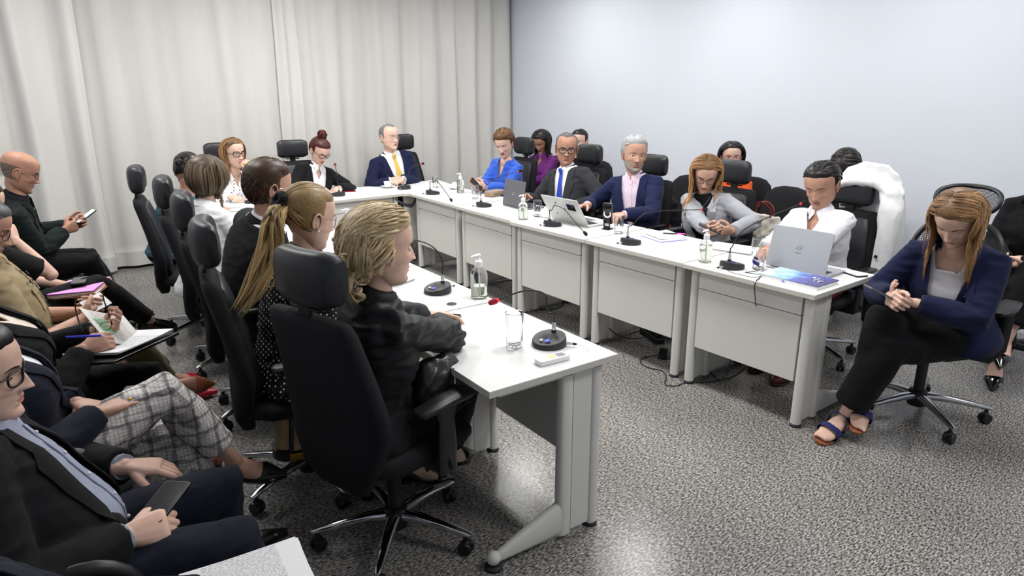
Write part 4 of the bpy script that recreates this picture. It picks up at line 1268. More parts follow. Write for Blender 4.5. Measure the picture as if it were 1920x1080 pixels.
    if trousers:
        hem = trousers.get('hem', .93); tl = trousers.get('loose', .012)
        shp = [torso(.010, -.17, .22)]
        for s in (-1, 1): shp.append(leg_tube(s, .010, hem, tl))
        v, f_, n_ = remesh(shp, vx, 3)
        v = wrinkle(v, n_, trousers.get('wr', .006), seed*5.3, fs=(12, 12, 14), focus=[legs[-1][1], legs[1][1], hip+F*.1], frad=.1)
        cuts = []
        for s in (-1, 1):
            hj, K, Z, _ = legs[s]; cuts.append((lp(K, Z, hem), nrm(Z-K), .13))
        att(vmesh('trousers', v, f_, trousers['mat'], None))
    # ---------------- hair
    if hair:
        hairdo(hair, fp, toW, HM, HS, head, att, rnd, bvhs.get('top'), arms, spine)
    if beard:
        Rb = head_grid(fp)
        gb_ = G(); vv = Rb.reshape(-1, 3).copy()
        keep = []
        for i in range(len(HEADZ)-1):
            for j in range(NC):
                c = (Rb[i, j]+Rb[i+1, (j+1) % NC])/2; x, y, z = abs(c[0]), c[1], c[2]
                if y < -.005 or z > -.012: continue
                line = -.060+max(0, x-.026)*.62       # cheek line
                mouth = x < .026 and -.078 < z < -.053
                mous = x < .030 and -.055 < z < -.046
                if (z < line and not mouth) or mous: keep.append((i*NC+j, i*NC+(j+1) % NC, (i+1)*NC+(j+1) % NC, (i+1)*NC+j))
        nn = vv-V(0, .0, -.03); nn /= np.linalg.norm(nn, axis=1)[:, None]
        amp = beard.get('t', .003)
        rs = np.random.RandomState(seed)
        vv = vv+nn*(amp*(.7+.5*rs.rand(len(vv))))[:, None]
        used = sorted({k for q in keep for k in q}); mp = {k: i for i, k in enumerate(used)}
        gb_.add((toW(vv[used]), [tuple(mp[k] for k in q) for q in keep]))
        att(gb_.build('beard', beard['mat']))
    return root

def lock_mesh(P, w, t, n=5):
    k = len(P)
    q = np.linspace(0, 1, k)
    taper = np.minimum(1, .35+q*4)*np.minimum(1, (1.02-q)*3.0)
    return P, [(w*x, t*x) for x in taper]

def hairdo(st, fp, toW, HM, HS, head, att, rnd, bvh, arms, spine):
    m_ = st['mat']; th = st.get('th', .012)
    g = G(); tint = []
    # cap
    R = head_grid(fp, infl=True)
    vv = R.reshape(-1, 3); n = scalp_n(vv); mg = hair_margin(n, st)
    tk = np.clip(mg/.22, 0, 1); tk = tk*tk*(3-2*tk)
    d = vv-HC; d /= np.linalg.norm(d, axis=1)[:, None]
    t2 = np.clip(mg/.10, 0, 1); t2 = t2*(2-t2)
    vol = th*(t2*(.40+.60*tk))*(1+st.get('topvol', 0)*np.clip(n[:, 2], 0, 1)+st.get('backvol', 0)*np.clip(-n[:, 1], 0, 1))
    rs = np.random.RandomState(rnd.randint(0, 9999))
    cv = vv+d*np.where(mg > 0, vol-.0012*(1-t2), -.0012+.06*np.clip(mg, -.12, 0))[:, None]
    keep = []
    for i in range(len(HEADZ)-1):
        for j in range(NC):
            q = (i*NC+j, i*NC+(j+1) % NC, (i+1)*NC+(j+1) % NC, (i+1)*NC+j)
            if all(mg[k] > -.13 for k in q): keep.append(q)
    if mg[(len(HEADZ)-1)*NC] > 0: keep.append(tuple(range((len(HEADZ)-1)*NC, len(HEADZ)*NC)))
    used = sorted({k for q in keep for k in q}); mp = {k: i for i, k in enumerate(used)}
    g.add((toW(cv[used]), [tuple(mp[k] for k in q) for q in keep])); tint += [.28]*len(used)
    down = np.linalg.inv(HM) @ V(0, 0, -1); down = nrm(down)
    style = st['style']; nl = st.get('n', 150); length = st.get('len', .1); step = .016 if length > .09 else .010
    W = st.get('w', .011)
    gather = V(*st['gather']) if 'gather' in st else None
    part = st.get('part', 0)
    cnt = 0; i = 0
    while cnt < nl and i < nl*8:
        i += 1
        z = rnd.uniform(-.75, 1); a = rnd.uniform(-PI, PI); rr_ = math.sqrt(1-z*z)
        nn = V(rr_*math.sin(a), rr_*math.cos(a), z)
        mgn = float(hair_margin(nn[None], st)[0])
        if mgn < 0.02: continue
        cnt += 1
        base_off = th*(.5+.5*rnd.random())*HS/HS
        def surf(nn, o_): return HC+nn*(HR+o_)
        o0 = th*(.35+.65*min(1, mgn/.22))*(1+st.get('topvol', 0)*max(0, nn[2])+st.get('backvol', 0)*max(0, -nn[1]))
        p = surf(nn, o0*1.02)
        P = [p]; LL = length*rnd.uniform(.85, 1.1)
        if style in ('long', 'bob') and st.get('frontlen') and nn[1] > .2: LL *= st['frontlen']
        side = 1 if nn[0] > part else -1
        wavephase = rnd.uniform(0, 6.28)
        nst = int(LL/step)
        hugged = True
        for k in range(nst):
            q = (P[-1]-HC)/(HR+o0); ql = np.linalg.norm(q); nh = q/ql
            if style == 'short':
                dr = V(nh[0]*.35, -.8, -.45 if nh[2] < .6 else .0)
                if nh[2] < .35: dr = V(0, -.45, -.9)
                dr = dr+V(rnd.uniform(-.15, .15), 0, rnd.uniform(-.1, .1))
            elif style in ('long', 'bob'):
                if nh[2] > .25: dr = V(side*1.0, -.25-.35*max(0, -nh[1]), -.2) if nh[1] > -.35 else V(nh[0]*.5, -.9, -.6)
                else: dr = down*1.0+V(0, -.12 if nh[1] > 0 else .0, 0)
                if k*step > .10: dr = down+V(-(P[-1][0])*st.get('inward', .25), 0, 0)
            elif style == 'gather':
                dr = gather-P[-1]
                if np.linalg.norm(dr) < .03: break
                dr = nrm(dr)
            elif style == 'fringe':
                dr = V(0, -.5, -.8)
            elif style == 'wavy':
                dr = V(side*.35, -.75, .05) if nh[2] > .3 else (down*.8+V(0, -.7 if nh[1] > -.5 else .15, 0))
            dr = nrm(dr)
            if ql < 1.25 and style != 'x': dr = nrm(dr-nh*np.dot(dr, nh)*(1.0 if P[-1][2] > -.05 or style != 'long' else .0)+nh*.0)
            wv = st.get('wave', 0)
            if wv: dr = nrm(dr+wv*V(math.sin(wavephase+k*step*60), math.cos(wavephase+k*step*55)*.6, 0))
            np_ = P[-1]+dr*step
            oo = o0*1.03; q = (np_-HC)/(HR+oo); ql = np.linalg.norm(q)
            if ql < 1 and np_[2] > -.075: np_ = HC+q/ql*(HR+oo)
            # keep off the face
            if np_[1] > .0 and np_[2] < .035 and abs(np_[0]) < .072: np_ = V(.074*side, np_[1]-.004, np_[2])
            if bvh is not None and k*step > .05 and style in ('long', 'wavy', 'tail'):
                wpt = toW(np_[None])[0]
                h_ = bvh.find_nearest(Vector(wpt), .10)
                if h_[0] is not None:
                    dd = np.array(Vector(wpt)-h_[0]); nn_ = np.array(h_[1])
                    if np.dot(dd, nn_) < .008:
                        wpt = np.array(h_[0])+nn_*(.008+.008*rnd.random())
                        np_ = np.linalg.inv(HM) @ (wpt-head)
            P.append(np_)
        if len(P) < 3: continue
        Pw = toW(np.array(P))
        ou = nrm(Pw[len(P)//2]-toW(HC[None])[0])
        pts, rad = lock_mesh(Pw, W*rnd.uniform(.7, 1.3), W*.36)
        vF = tube(pts, rad, n=5, upv=ou, round_caps=False)
        g.add(vF); tn = rnd.random(); tint += list(np.clip(tn*.7+st.get('tipl', 0)*np.repeat(np.linspace(0, 1, len(P)), 5), 0, 1.2))
    # gathered extras
    if st.get('bun'):
        c = V(*st['bun']); br = st.get('bunr', .035)
        for k in range(26):
            a0 = rnd.uniform(0, 6.28); ax = nrm(V(rnd.gauss(0, 1), rnd.gauss(0, 1), rnd.gauss(0, .6))); e1 = nrm(np.cross(ax, V(.3, .5, 1))); e2 = np.cross(ax, e1)
            P = [c+(e1*math.cos(a0+t)+e2*math.sin(a0+t))*br*(.92+.1*math.sin(3*t+a0)) for t in np.linspace(0, 3.6, 12)]
            pts, rad = lock_mesh(toW(np.array(P)), .009, .005); vF = tube(pts, rad, n=5, round_caps=False); g.add(vF); tint += [rnd.random()*.8]*len(vF[0])
        q, ff = sphere(c, br*.93, 12); g.add((toW(q), ff)); tint += [.1]*len(q)
    if st.get('tail'):
        W0 = [V(*p) for p in st['tail']]     # world path
        base = smooth_path(W0, 16)
        for k in range(st.get('tn', 46)):
            ox, oy, oz = rnd.gauss(0, 1), rnd.gauss(0, 1), rnd.gauss(0, 1)
            LL = rnd.uniform(.7, 1.0); m = max(5, int(16*LL))
            ts = np.linspace(0, 1, 16)[:m]
            rad_ = st.get('tr', .018)*np.minimum(1, .35+ts*3)*(1+.3*np.sin(ts*3))
            P = base[:m]+np.outer(rad_, V(ox, oy, oz)/1.6)+.006*np.sin(ts*9+ox*3)[:, None]*V(oy, ox, 0)
            pts, rd = lock_mesh(P, .010, .005); vF = tube(pts, rd, n=5, round_caps=False); g.add(vF); tint += list(np.clip(rnd.random()*.6+.5*np.repeat(ts, 5), 0, 1.2))
    if st.get('curls'):
        for cw in st['curls']:
            c = V(*cw[:3]); 
            for k in range(7):
                a0 = rnd.uniform(0, 6.28); rr_ = cw[3]*rnd.uniform(.4, 1)
                ax = nrm(V(rnd.gauss(0, 1), rnd.gauss(0, 1), rnd.gauss(0, .5))); e1 = nrm(np.cross(ax, V(.3, .5, 1))); e2 = np.cross(ax, e1)
                P = [c+(e1*math.cos(a0+t)+e2*math.sin(a0+t))*rr_+V(0, 0, -.012*t) for t in np.linspace(0, 4.2, 12)]
                pts, rd = lock_mesh(toW(np.array(P)), .012, .005); vF = tube(pts, rd, n=5, round_caps=False); g.add(vF); tint += [rnd.random()]*len(vF[0])
    o = g.build('hair', m_, angle=180)
    at_ = o.data.attributes.new('tint', 'FLOAT', 'POINT')
    at_.data.foreach_set('value', np.array(tint, dtype=np.float32))
    att(o)
    if st.get('scrunchie'):
        c = V(*st['scrunchie']); gs = G()
        fm = nrm(toW((c+V(0, .03, -.01))[None])[0]-toW(c[None])[0])
        t = np.linspace(0, 2*PI, 15); e1 = nrm(np.cross(fm, V(0, 0, 1))); e2 = np.cross(fm, e1)
        P = toW(c[None])[0]+np.outer(np.cos(t), e1)*.024+np.outer(np.sin(t), e2)*.024
        q, ff = tube(P, [.014+.003*((i % 2)) for i in range(15)], n=8, round_caps=False); gs.add((q, ff)); att(gs.build('scrunchie', MATS['black_cloth']))
    return o
# ------------------------------------------------------------------ the people
hair_mat('h_blond', (166, 138, 96), (240, 222, 188)); hair_mat('h_dkblond', (70, 50, 30), (218, 186, 128)); hair_mat('h_black', (12, 11, 12), (52, 44, 42), .35)
hair_mat('h_brown', (34, 23, 17), (96, 66, 44)); hair_mat('h_ombre', (44, 30, 20), (190, 142, 94)); hair_mat('h_grey', (120, 122, 124), (226, 228, 230)); hair_mat('h_saltpepper', (30, 30, 32), (150, 150, 152))
hair_mat('h_red', (44, 16, 18), (98, 42, 40)); hair_mat('h_bob', (40, 32, 26), (116, 98, 76)); hair_mat('h_curt', (58, 40, 26), (142, 100, 62)); hair_mat('h_stubble', (86, 70, 60), (140, 116, 100))
hair_mat('h_whitebeard', (150, 140, 132), (216, 208, 200)); hair_mat('h_darkbeard', (70, 50, 38), (120, 88, 68)); hair_mat('h_honey', (52, 36, 24), (172, 130, 86))
cloth('suit_black', (16, 17, 20)); cloth('suit_navy', (27, 35, 68)); cloth('suit_navy2', (22, 28, 58)); cloth('suit_charcoal', (50, 51, 55), var=.07); cloth('suit_greenblack', (22, 30, 30)); cloth('blazer_grey', (160, 162, 168), bump=.35)
cloth('trouser_black', (12, 13, 16)); cloth('trouser_navy', (20, 24, 38)); cloth('white_cotton', (228, 228, 232)); cloth('white_shirt', (232, 232, 238)); cloth('pink_shirt', (226, 206, 222)); cloth('blue_blouse', (40, 86, 190), rough=.6, sheen=.3)
cloth('purple', (96, 30, 104), rough=.65); cloth('orange', (222, 92, 40)); cloth('khaki', (150, 134, 104), bump=.35); cloth('olive', (94, 92, 66)); cloth('cream_blouse', (224, 214, 200)); cloth('light_grey_top', (188, 186, 192), rough=.6)
cloth('navy_velvet', (24, 26, 34), rough=.6, sheen=.35); mat('satin_black', (20, 21, 26), rough=.5, spec=.3, var=.25, vscale=30, bump=.5, bscale=60, sheen=.04)
cloth('grey_shirt', (146, 152, 172), bump=.5, bscale=300); cloth('blue_shirt', (120, 158, 214)); cloth('burgundy', (110, 22, 38))
mat('tie_yellow', (214, 178, 84), rough=.45, bump=.4, bscale=300); mat('tie_blue', (32, 66, 178), rough=.45, bump=.4, bscale=300); mat('tie_deepblue', (30, 38, 130), rough=.45)
dots_mat('dots_dark', (26, 25, 28), (214, 208, 204), 62, .27); dots_mat('dots_white', (232, 230, 234), (36, 34, 46), 44, .27); dots_mat('pattern_teal', (58, 92, 108), (196, 206, 214), 60, .35, .6, (26, 34, 62))
def plaid():
    m = mat('plaid', (206, 200, 196), rough=.9, var=0, bump=.5, bscale=300); nt = m.node_tree; b = nt.nodes['Principled BSDF']; tc = nt.nodes['Texture Coordinate']; L = nt.links.new
    last = None
    for rot, sc in (((0, 0, 0), 12), ((0, .0, 1.5708), 14), ((0, 1.5708, 0), 13)):
        for kind, s2, lo_, hi_, c in (('w', sc*1.25, .86, .96, .45), ('w', sc*6.5, .70, .9, .74)):
            mp = nt.nodes.new('ShaderNodeMapping'); mp.inputs['Rotation'].default_value = rot
            w = nt.nodes.new('ShaderNodeTexWave'); w.inputs['Scale'].default_value = s2*.31; w.inputs['Distortion'].default_value = 1.2; w.inputs['Detail'].default_value = 2; w.inputs['Detail Scale'].default_value = 6
            r = nt.nodes.new('ShaderNodeValToRGB'); r.color_ramp.elements[0].position = lo_; r.color_ramp.elements[0].color = (1, 1, 1, 1); r.color_ramp.elements[1].position = hi_; r.color_ramp.elements[1].color = (c, c, c*1.03, 1)
            L(tc.outputs['Object'], mp.inputs[0]); L(mp.outputs[0], w.inputs['Vector']); L(w.outputs['Fac'], r.inputs[0])
            if last is None: last = r.outputs[0]
            else:
                x = nt.nodes.new('ShaderNodeMixRGB'); x.blend_type = 'MULTIPLY'; x.inputs[0].default_value = 1; L(last, x.inputs[1]); L(r.outputs[0], x.inputs[2]); last = x.outputs[0]
    x = nt.nodes.new('ShaderNodeMixRGB'); x.blend_type = 'MULTIPLY'; x.inputs[0].default_value = 1; x.inputs[2].default_value = rgb(234, 228, 224); L(last, x.inputs[1]); L(x.outputs[0], b.inputs['Base Color'])
plaid()
M_ = MATS
dress = dict(mat=M_['black_gloss'], kind='dress'); pump = dict(mat=M_['black_gloss'], kind='pump', heel=.05)
def suit(m_, v=.16, lap=.075, **k): d = dict(type='jacket', mat=M_[m_], v=v, lapel=lap); d.update(k); return d
def shirt(m_, tie=None, **k): d = dict(mat=M_[m_], collar=True, cuffs=True, placket=not tie); d.update(k); (d.update(tie=M_[tie]) if tie else None); return d
TB = dict(mat=M_['trouser_black'])

# --- right side of the table, near to far
person('woman in navy blazer and blue sandals looking down at a phone, at the right', (.58, -.39, .545), (.315, -.425, 1.135), 166, twist=27, gaze=(14, 40, 4), skin='skin_b', hs=1.02, fp=dict(age=.5, w=1.03, fat=.4),
       hair=dict(style='long', mat=M_['h_honey'], n=620, len=.34, th=.010, w=.0042, tipl=.7, part=.15, wave=.12, hl=.56), build=1.08,
       top=suit('suit_navy2', .12, .06, vh=(.02, .09)), inner=dict(mat=M_['light_grey_top'], v=.80, vh=(.05, .07)), trousers=dict(mat=M_['trouser_black'], loose=.030, hem=.80),
       shoes=dict(mat=mat('sandal_blue', (28, 36, 92), rough=.7), kind='sandal', toes=1, sole=mat('sandal_sole', (150, 88, 56), rough=.6)),
       handR=dict(w=(.155, -.27, .765), pose='hold', N=(-.9, .1, -.3), D=(-.55, .75, .1)), handL=dict(w=(.20, -.36, .745), pose='cup', N=(.2, .1, 1), D=(.75, .6, .15)), poleL=(-.9, -.5, -.5), poleR=(.9, -.3, -.6),
       footR=dict(w=(.21, -.20, .215), dir=(-.55, .8, -.40)), footL=dict(w=(.115, -.15, .105), dir=(-.30, 1, -.06)), kneeR=(-.25, 1, 1.2), kneeL=(.1, 1, .6), seed=11, lids=1, watch=(-1, 'black_gloss'))
person('woman in white shirt reading behind the silver laptop', (1.00, .54, .53), (.965, .565, 1.125), 182, gaze=(6, 22, -3), skin='skin_d', hs=1.08, fp=dict(w=1.05, jaw=1.06, fat=.3, nose=1.05), lipc=None,
       hair=dict(style='gather', gather=(0, -.11, -.05), mat=M_['h_black'], n=420, len=.24, th=.013, w=.006, hl=.60, sideline=.14, sideburn=.12),
       top=dict(type='blouse', name='white_shirt', mat=M_['white_shirt'], v=.62, vh=(.0, .055), collar=True, loose=.012, inf=.016), trousers=dict(mat=M_['burgundy']), shoes=dict(mat=mat('shoe_brown', (84, 30, 22), rough=.35), kind='dress', buckle=1),
       handR=dict(w=(.52, .62, .775), pose='relaxed'), handL=dict(w=(.50, .42, .775), pose='relaxed'), seed=12, lids=.95, brow=(18, 14, 13),
       footL=dict(w=(.56, .40, .10), dir=(0, 1, 0)), footR=dict(w=(.62, .60, .10), dir=(0, 1, 0)), build=1.06)
person('woman in grey blazer with long ombre hair looking at a phone', (1.04, 1.40, .53), (.93, 1.395, 1.125), 190, gaze=(26, 30, 5), skin='skin_a', hs=1.03, fp=dict(w=.97, age=.4), lipc='lip_red',
       hair=dict(style='long', mat=M_['h_ombre'], n=480, len=.38, th=.010, w=.0045, tipl=.75, part=-.02, wave=.12, hl=.60), glasses=dict(w=.024, h=.020, e=2.2, mat=mat('frame_tortoise', (52, 30, 22), rough=.3)),
       top=suit('blazer_grey', .22, .065, vh=(.03, .085)), inner=dict(mat=M_['suit_black']), trousers=TB, shoes=pump, necklace='chrome', earring='gold',
       handR=dict(w=(.64, 1.13, .785), pose='hold', N=(-.8, .3, .2), D=(-.7, .7, .1)), handL=dict(w=(.76, 1.03, .79), pose='hold', N=(.7, .3, .3), D=(.4, .9, .1)), poleL=(-1, -.4, -.3), poleR=(.9, -.3, -.6), seed=13, lids=1)
person('grey-haired man in navy blazer and pink shirt turned towards the camera', (1.06, 2.12, .55), (.985, 2.13, 1.205), 200, gaze=(38, 2, 3), sex='m', skin='skin_e', hs=1.06, fp=dict(age=.9, nose=1.1, jaw=1.05),
       hair=dict(style='short', mat=M_['h_grey'], n=420, len=.055, th=.011, w=.006, hl=.60, topvol=.8), beard=dict(mat=M_['h_whitebeard'], t=.0025), brow=(120, 112, 106),
       top=suit('suit_navy', .16, .08, vh=(.02, .085)), inner=shirt('pink_shirt', gap=22, v=.86, vh=(.0, .03)), trousers=dict(mat=M_['trouser_navy']), shoes=dress,
       handR=dict(w=(.70, 2.36, .80), pose='relaxed', D=(.3, 1, 0)), handL=dict(w=(.66, 1.92, .785), pose='relaxed', D=(.4, .9, 0)), poleR=(.9, -.3, -.7), poleL=(-.8, -.6, -.5), seed=14, twist=0, lids=.35)
person('man with dark-framed glasses, charcoal suit and bright blue tie', (1.07, 2.92, .54), (1.0, 2.955, 1.195), 186, gaze=(44, 3, 2), sex='m', skin='skin_c', hs=1.07, fp=dict(age=1, w=1.02, fat=.5, nose=1.1),
       hair=dict(style='short', mat=M_['h_saltpepper'], n=360, len=.045, th=.006, w=.006, hl=.72, recede=1, topvol=.2), glasses=dict(w=.026, h=.018, t=.0026), brow=(60, 52, 48),
       top=suit('suit_charcoal', .12, .085, vh=(.02, .09)), inner=shirt('white_shirt', 'tie_blue'), trousers=TB, shoes=dress, build=1.06,
       handR=dict(w=(.64, 3.08, .785), pose='relaxed'), handL=dict(w=(.84, 2.66, .74), pose='relaxed', D=(-.2, 1, -.1)), poleL=(-.8, -.5, -.4), seed=15, lids=.5)
person('woman in bright blue blouse looking at an orange phone', (1.12, 3.96, .54), (1.0, 3.885, 1.19), 190, gaze=(20, 24, -4), skin='skin_b', hs=1.03, fp=dict(age=1, nose=1.1),
       hair=dict(style='short', mat=M_['h_curt'], n=380, len=.075, th=.018, w=.009, hl=.55, topvol=.5, backvol=.3, nape=.8), brow=(90, 70, 56), lipc='lip_red',
       top=dict(type='blouse', mat=M_['blue_blouse'], v=.64, vh=(.0, .05), inf=.014, loose=.014), trousers=TB, shoes=pump,
       handR=dict(w=(.66, 3.86, .815), pose='hold', N=(-.8, .3, .2), D=(-.5, .9, .4)), handL=dict(w=(.66, 3.74, .80), pose='hold', N=(.6, .3, .3), D=(.3, .9, .3)), seed=16, lids=1)
# --- against the right wall
person('woman in purple shirt with straight black hair looking down, by the corner', (2.0, 4.44, .53), (1.94, 4.43, 1.14), 196, gaze=(2, 30, 0), skin='skin_c', hs=1.02,
       hair=dict(style='long', mat=M_['h_black'], n=240, len=.30, th=.011, w=.008, part=-.1, hl=.56), top=dict(type='blouse', name='purple_shirt', mat=M_['purple'], v=.72, vh=(0, .055), collar=True, loose=.01, inf=.012, buttons=M_['button_dark']),
       trousers=TB, shoes=pump, handR=dict(w=(1.62, 4.40, .72), pose='relaxed', D=(-1, .3, 0)), handL=dict(w=(1.60, 4.30, .70), pose='relaxed', D=(1, .3, 0)), seed=17, lids=1, vox=.013, earring=True)
person('person almost hidden behind the man with the blue tie', (1.97, 3.74, .53), (1.90, 3.76, 1.175), 182, gaze=(20, 5, 0), skin='skin_b', hair=dict(style='gather', gather=(0, -.105, -.0), mat=M_['h_black'], n=140, len=.2, th=.007, w=.008, hl=.6),
       top=dict(type='blouse', mat=M_['suit_black']), trousers=TB, shoes=dress, seed=18, vox=.015)
person('woman in orange with pink glasses behind the grey blazer', (1.98, 1.88, .53), (1.90, 1.87, 1.15), 184, gaze=(36, 0, 0), skin='skin_b', hs=1.0, fp=dict(w=.98),
       hair=dict(style='long', mat=M_['h_black'], n=220, len=.24, th=.012, w=.008, hl=.55), glasses=dict(mat=mat('frame_rose', (150, 84, 96), rough=.3), w=.024, h=.018), top=dict(type='blouse', mat=M_['orange'], loose=.012), trousers=TB, shoes=pump, seed=19, vox=.013, lids=.3)
person('person with bowed dark head behind the white coat', (1.98, .86, .53), (1.80, .84, 1.165), 182, gaze=(10, 58, 0), skin='skin_b', hair=dict(style='long', mat=M_['h_black'], n=240, len=.13, th=.009, w=.006, hl=.5),
       top=dict(type='blouse', mat=M_['suit_black']), trousers=TB, shoes=dress, seed=20, vox=.015, lids=1)
person('person in black trousers and pointed heels cut off by the right edge', (1.97, -.30, .56), (1.92, -.34, 1.22), 194, gaze=(0, 25, 0), skin='skin_b', hair=dict(style='long', mat=M_['h_brown'], n=160, len=.3, th=.011, w=.009),
       top=suit('suit_black', .2, .06), inner=dict(mat=M_['white_shirt']), trousers=dict(mat=M_['trouser_black'], loose=.04, hem=.78), shoes=dict(mat=M_['black_gloss'], kind='pump', heel=.06),
       footR=dict(w=(1.46, -.38, .145), dir=(-.0, 1, -.45)), footL=dict(w=(1.42, -.42, .30), dir=(-.1, 1, -.35)), handR=dict(w=(1.66, -.27, .71), pose='hold', N=(-.8, .2, -.3), D=(-.7, .6, 0)), handL=dict(w=(1.62, -.36, .70), pose='cup', N=(.4, 0, 1), D=(.7, .6, 0)), kneeL=(0, 1, 1.2), seed=21, vox=.012)
# --- far end
person('man in navy suit with yellow tie and clasped hands at the far desk', (.40, 5.06, .56), (.31, 4.985, 1.225), -93, gaze=(14, -3, 2), sex='m', skin='skin_b', hs=1.05, fp=dict(age=.9, w=1.03, fat=.5),
       hair=dict(style='short', mat=hair_mat('h_midgrey', (84, 82, 80), (160, 158, 156)), n=300, len=.035, th=.005, w=.006, hl=.72, recede=1), glasses=dict(mat=M_['steel'], w=.024, h=.017, t=.0010), brow=(130, 112, 100),
       top=suit('suit_navy2', .08, .085, vh=(.035, .095)), inner=shirt('white_shirt', 'tie_yellow'), trousers=dict(mat=M_['trouser_navy']), shoes=dress, build=1.06,
       handR=dict(w=(.22, 4.82, .80), pose='cup', N=(-.9, .2, -.2), D=(-.85, .4, 0)), handL=dict(w=(.34, 4.80, .80), pose='cup', N=(.9, .3, -.2), D=(.85, .4, 0)), poleR=(.9, -.6, -.4), poleL=(-.9, -.6, -.4), seed=22, lids=.5)
person('woman in black blazer with dark red bun reading at the far desk', (-.62, 5.02, .55), (-.505, 4.90, 1.13), -86, gaze=(10, 32, 4), skin='skin_b', hs=1.02, fp=dict(w=1.0),
       hair=dict(style='gather', gather=(0, -.05, .10), mat=M_['h_red'], n=260, len=.22, th=.011, w=.008, hl=.56, bun=(0, -.045, .150), bunr=.040), glasses=dict(w=.025, h=.018, t=.0024, e=2.4), lipc='lip_red', earring=True,
       top=suit('suit_black', .22, .07, vh=(.03, .09)), inner=dict(mat=M_['white_cotton'], v=.72, vh=(0, .055), collar=True), trousers=TB, shoes=pump, build=1.04,
       handR=dict(w=(-.64, 4.70, .785), pose='pinch'), handL=dict(w=(-.42, 4.70, .785), pose='relaxed', D=(.5, .8, 0)), poleL=(-.9, -.4, -.3), poleR=(.9, -.4, -.3), seed=23, lids=1)
person('woman in polka dot blouse resting her chin on her hand at the far desk', (-1.36, 5.04, .55), (-1.31, 4.93, 1.155), -84, gaze=(14, 3, -3), skin='skin_b', hs=1.05, fp=dict(w=1.0, nose=.95),
       hair=dict(style='long', mat=M_['h_honey'], n=260, len=.30, th=.011, w=.008, hl=.62, tipl=.5, part=.1), glasses=dict(w=.026, h=.018, t=.0028, cat=1), lipc='lip_pink', earring=True, ring=-1,
       top=dict(type='blouse', name='polka_dot_blouse', mat=M_['dots_white'], v=.70, vh=(0, .05), loose=.014, inf=.013), trousers=TB, shoes=pump,
       handL=dict(w=(-1.225, 4.775, .985), pose='cup', N=(.2, -.9, .5), D=(.45, -.1, 1)), handR=dict(w=(-1.44, 4.72, .785), pose='relaxed', D=(-.3, 1, 0)), poleL=(-.5, .6, -1), seed=24, lids=.5)
# --- left side of the table, far to near, backs to the camera
person('person in teal patterned blouse with pinned black hair, back turned', (-2.12, 3.78, .56), (-1.955, 3.76, 1.135), 56, gaze=(-10, 22, 0), skin='skin_c', hs=1.04, fp=dict(w=1.0),
       hair=dict(style='gather', gather=(0, -.115, .04), mat=M_['h_black'], n=240, len=.2, th=.008, w=.008, hl=.6, bun=(0, -.118, .03), bunr=.022), top=dict(type='blouse', name='patterned_blouse', mat=M_['pattern_teal'], loose=.014, sleeve=.5), trousers=TB, shoes=pump,
       handR=dict(w=(-1.72, 3.84, .785), pose='relaxed'), handL=dict(w=(-1.86, 4.0, .785), pose='relaxed'), seed=25)
person('woman in white jacket with shiny bobbed hair, back turned', (-2.14, 2.80, .53), (-2.045, 2.86, 1.18), 24, gaze=(22, 8, 0), skin='skin_b', hs=1.04,
       hair=dict(style='bob', mat=M_['h_bob'], n=620, len=.235, th=.018, w=.0055, hl=.5, tipl=.35, nape=.9), top=suit('white_cotton', .2, .06, loose=.012), inner=dict(mat=M_['white_shirt'], v=.75), trousers=TB, shoes=pump,
       handR=dict(w=(-1.74, 2.84, .785), pose='relaxed'), handL=dict(w=(-1.76, 3.02, .785), pose='relaxed'), seed=26)
person('bearded man in black suit and wire glasses, seen from behind', (-2.14, 1.90, .55), (-2.02, 1.765, 1.238), 2, gaze=(2, 10, 0), sex='m', skin='skin_e', hs=1.04, fp=dict(w=1.02),
       hair=dict(style='short', mat=M_['h_brown'], n=460, len=.05, th=.010, w=.006, hl=.55, topvol=.6, nape=.78), beard=dict(mat=M_['h_darkbeard'], t=.0022), glasses=dict(mat=M_['steel'], w=.024, h=.019, t=.0010),
       top=suit('suit_black', .16, .08), inner=shirt('white_shirt'), trousers=TB, shoes=dress, build=1.12, handR=dict(w=(-1.70, 1.74, .785), pose='relaxed'), handL=dict(w=(-1.66, 2.05, .785), pose='relaxed'), poleR=(.8, -.5, -.5), seed=27)
person('woman in dotted blouse with a long blonde ponytail, seen from behind', (-2.22, 1.12, .53), (-2.095, 1.06, 1.20), 6, gaze=(2, 14, 0), skin='skin_b', hs=1.05, fp=dict(w=1.03, fat=.4), vox=.009, nkl=.105,
       hair=dict(style='gather', gather=(0, -.118, .045), mat=M_['h_dkblond'], n=520, len=.24, th=.009, w=.0055, hl=.58, scrunchie=(0, -.128, .048), tail=[(-2.20, 1.035, 1.26), (-2.255, 1.00, 1.235), (-2.285, .985, 1.13), (-2.335, .985, 1.02), (-2.39, .99, .93), (-2.45, 1.0, .86)], tr=.024, tn=90),
       top=dict(type='blouse', name='dotted_blouse', mat=M_['dots_dark'], v=.78, vh=(0, .04), collar=True, gap=20, loose=.016, inf=.014), trousers=TB, shoes=pump, glasses=dict(mat=mat('frame_wine', (120, 80, 88), rough=.3, metal=.4), w=.027, h=.023, t=.0013, e=2.2), earring=True, build=1.08, watch=(-1, 'steel'),
       handR=dict(w=(-1.70, 1.30, .785), pose='relaxed', D=(-.7, .7, .1)), handL=dict(w=(-1.62, 1.52, .80), pose='cup', D=(.2, 1, .35)), seed=28)
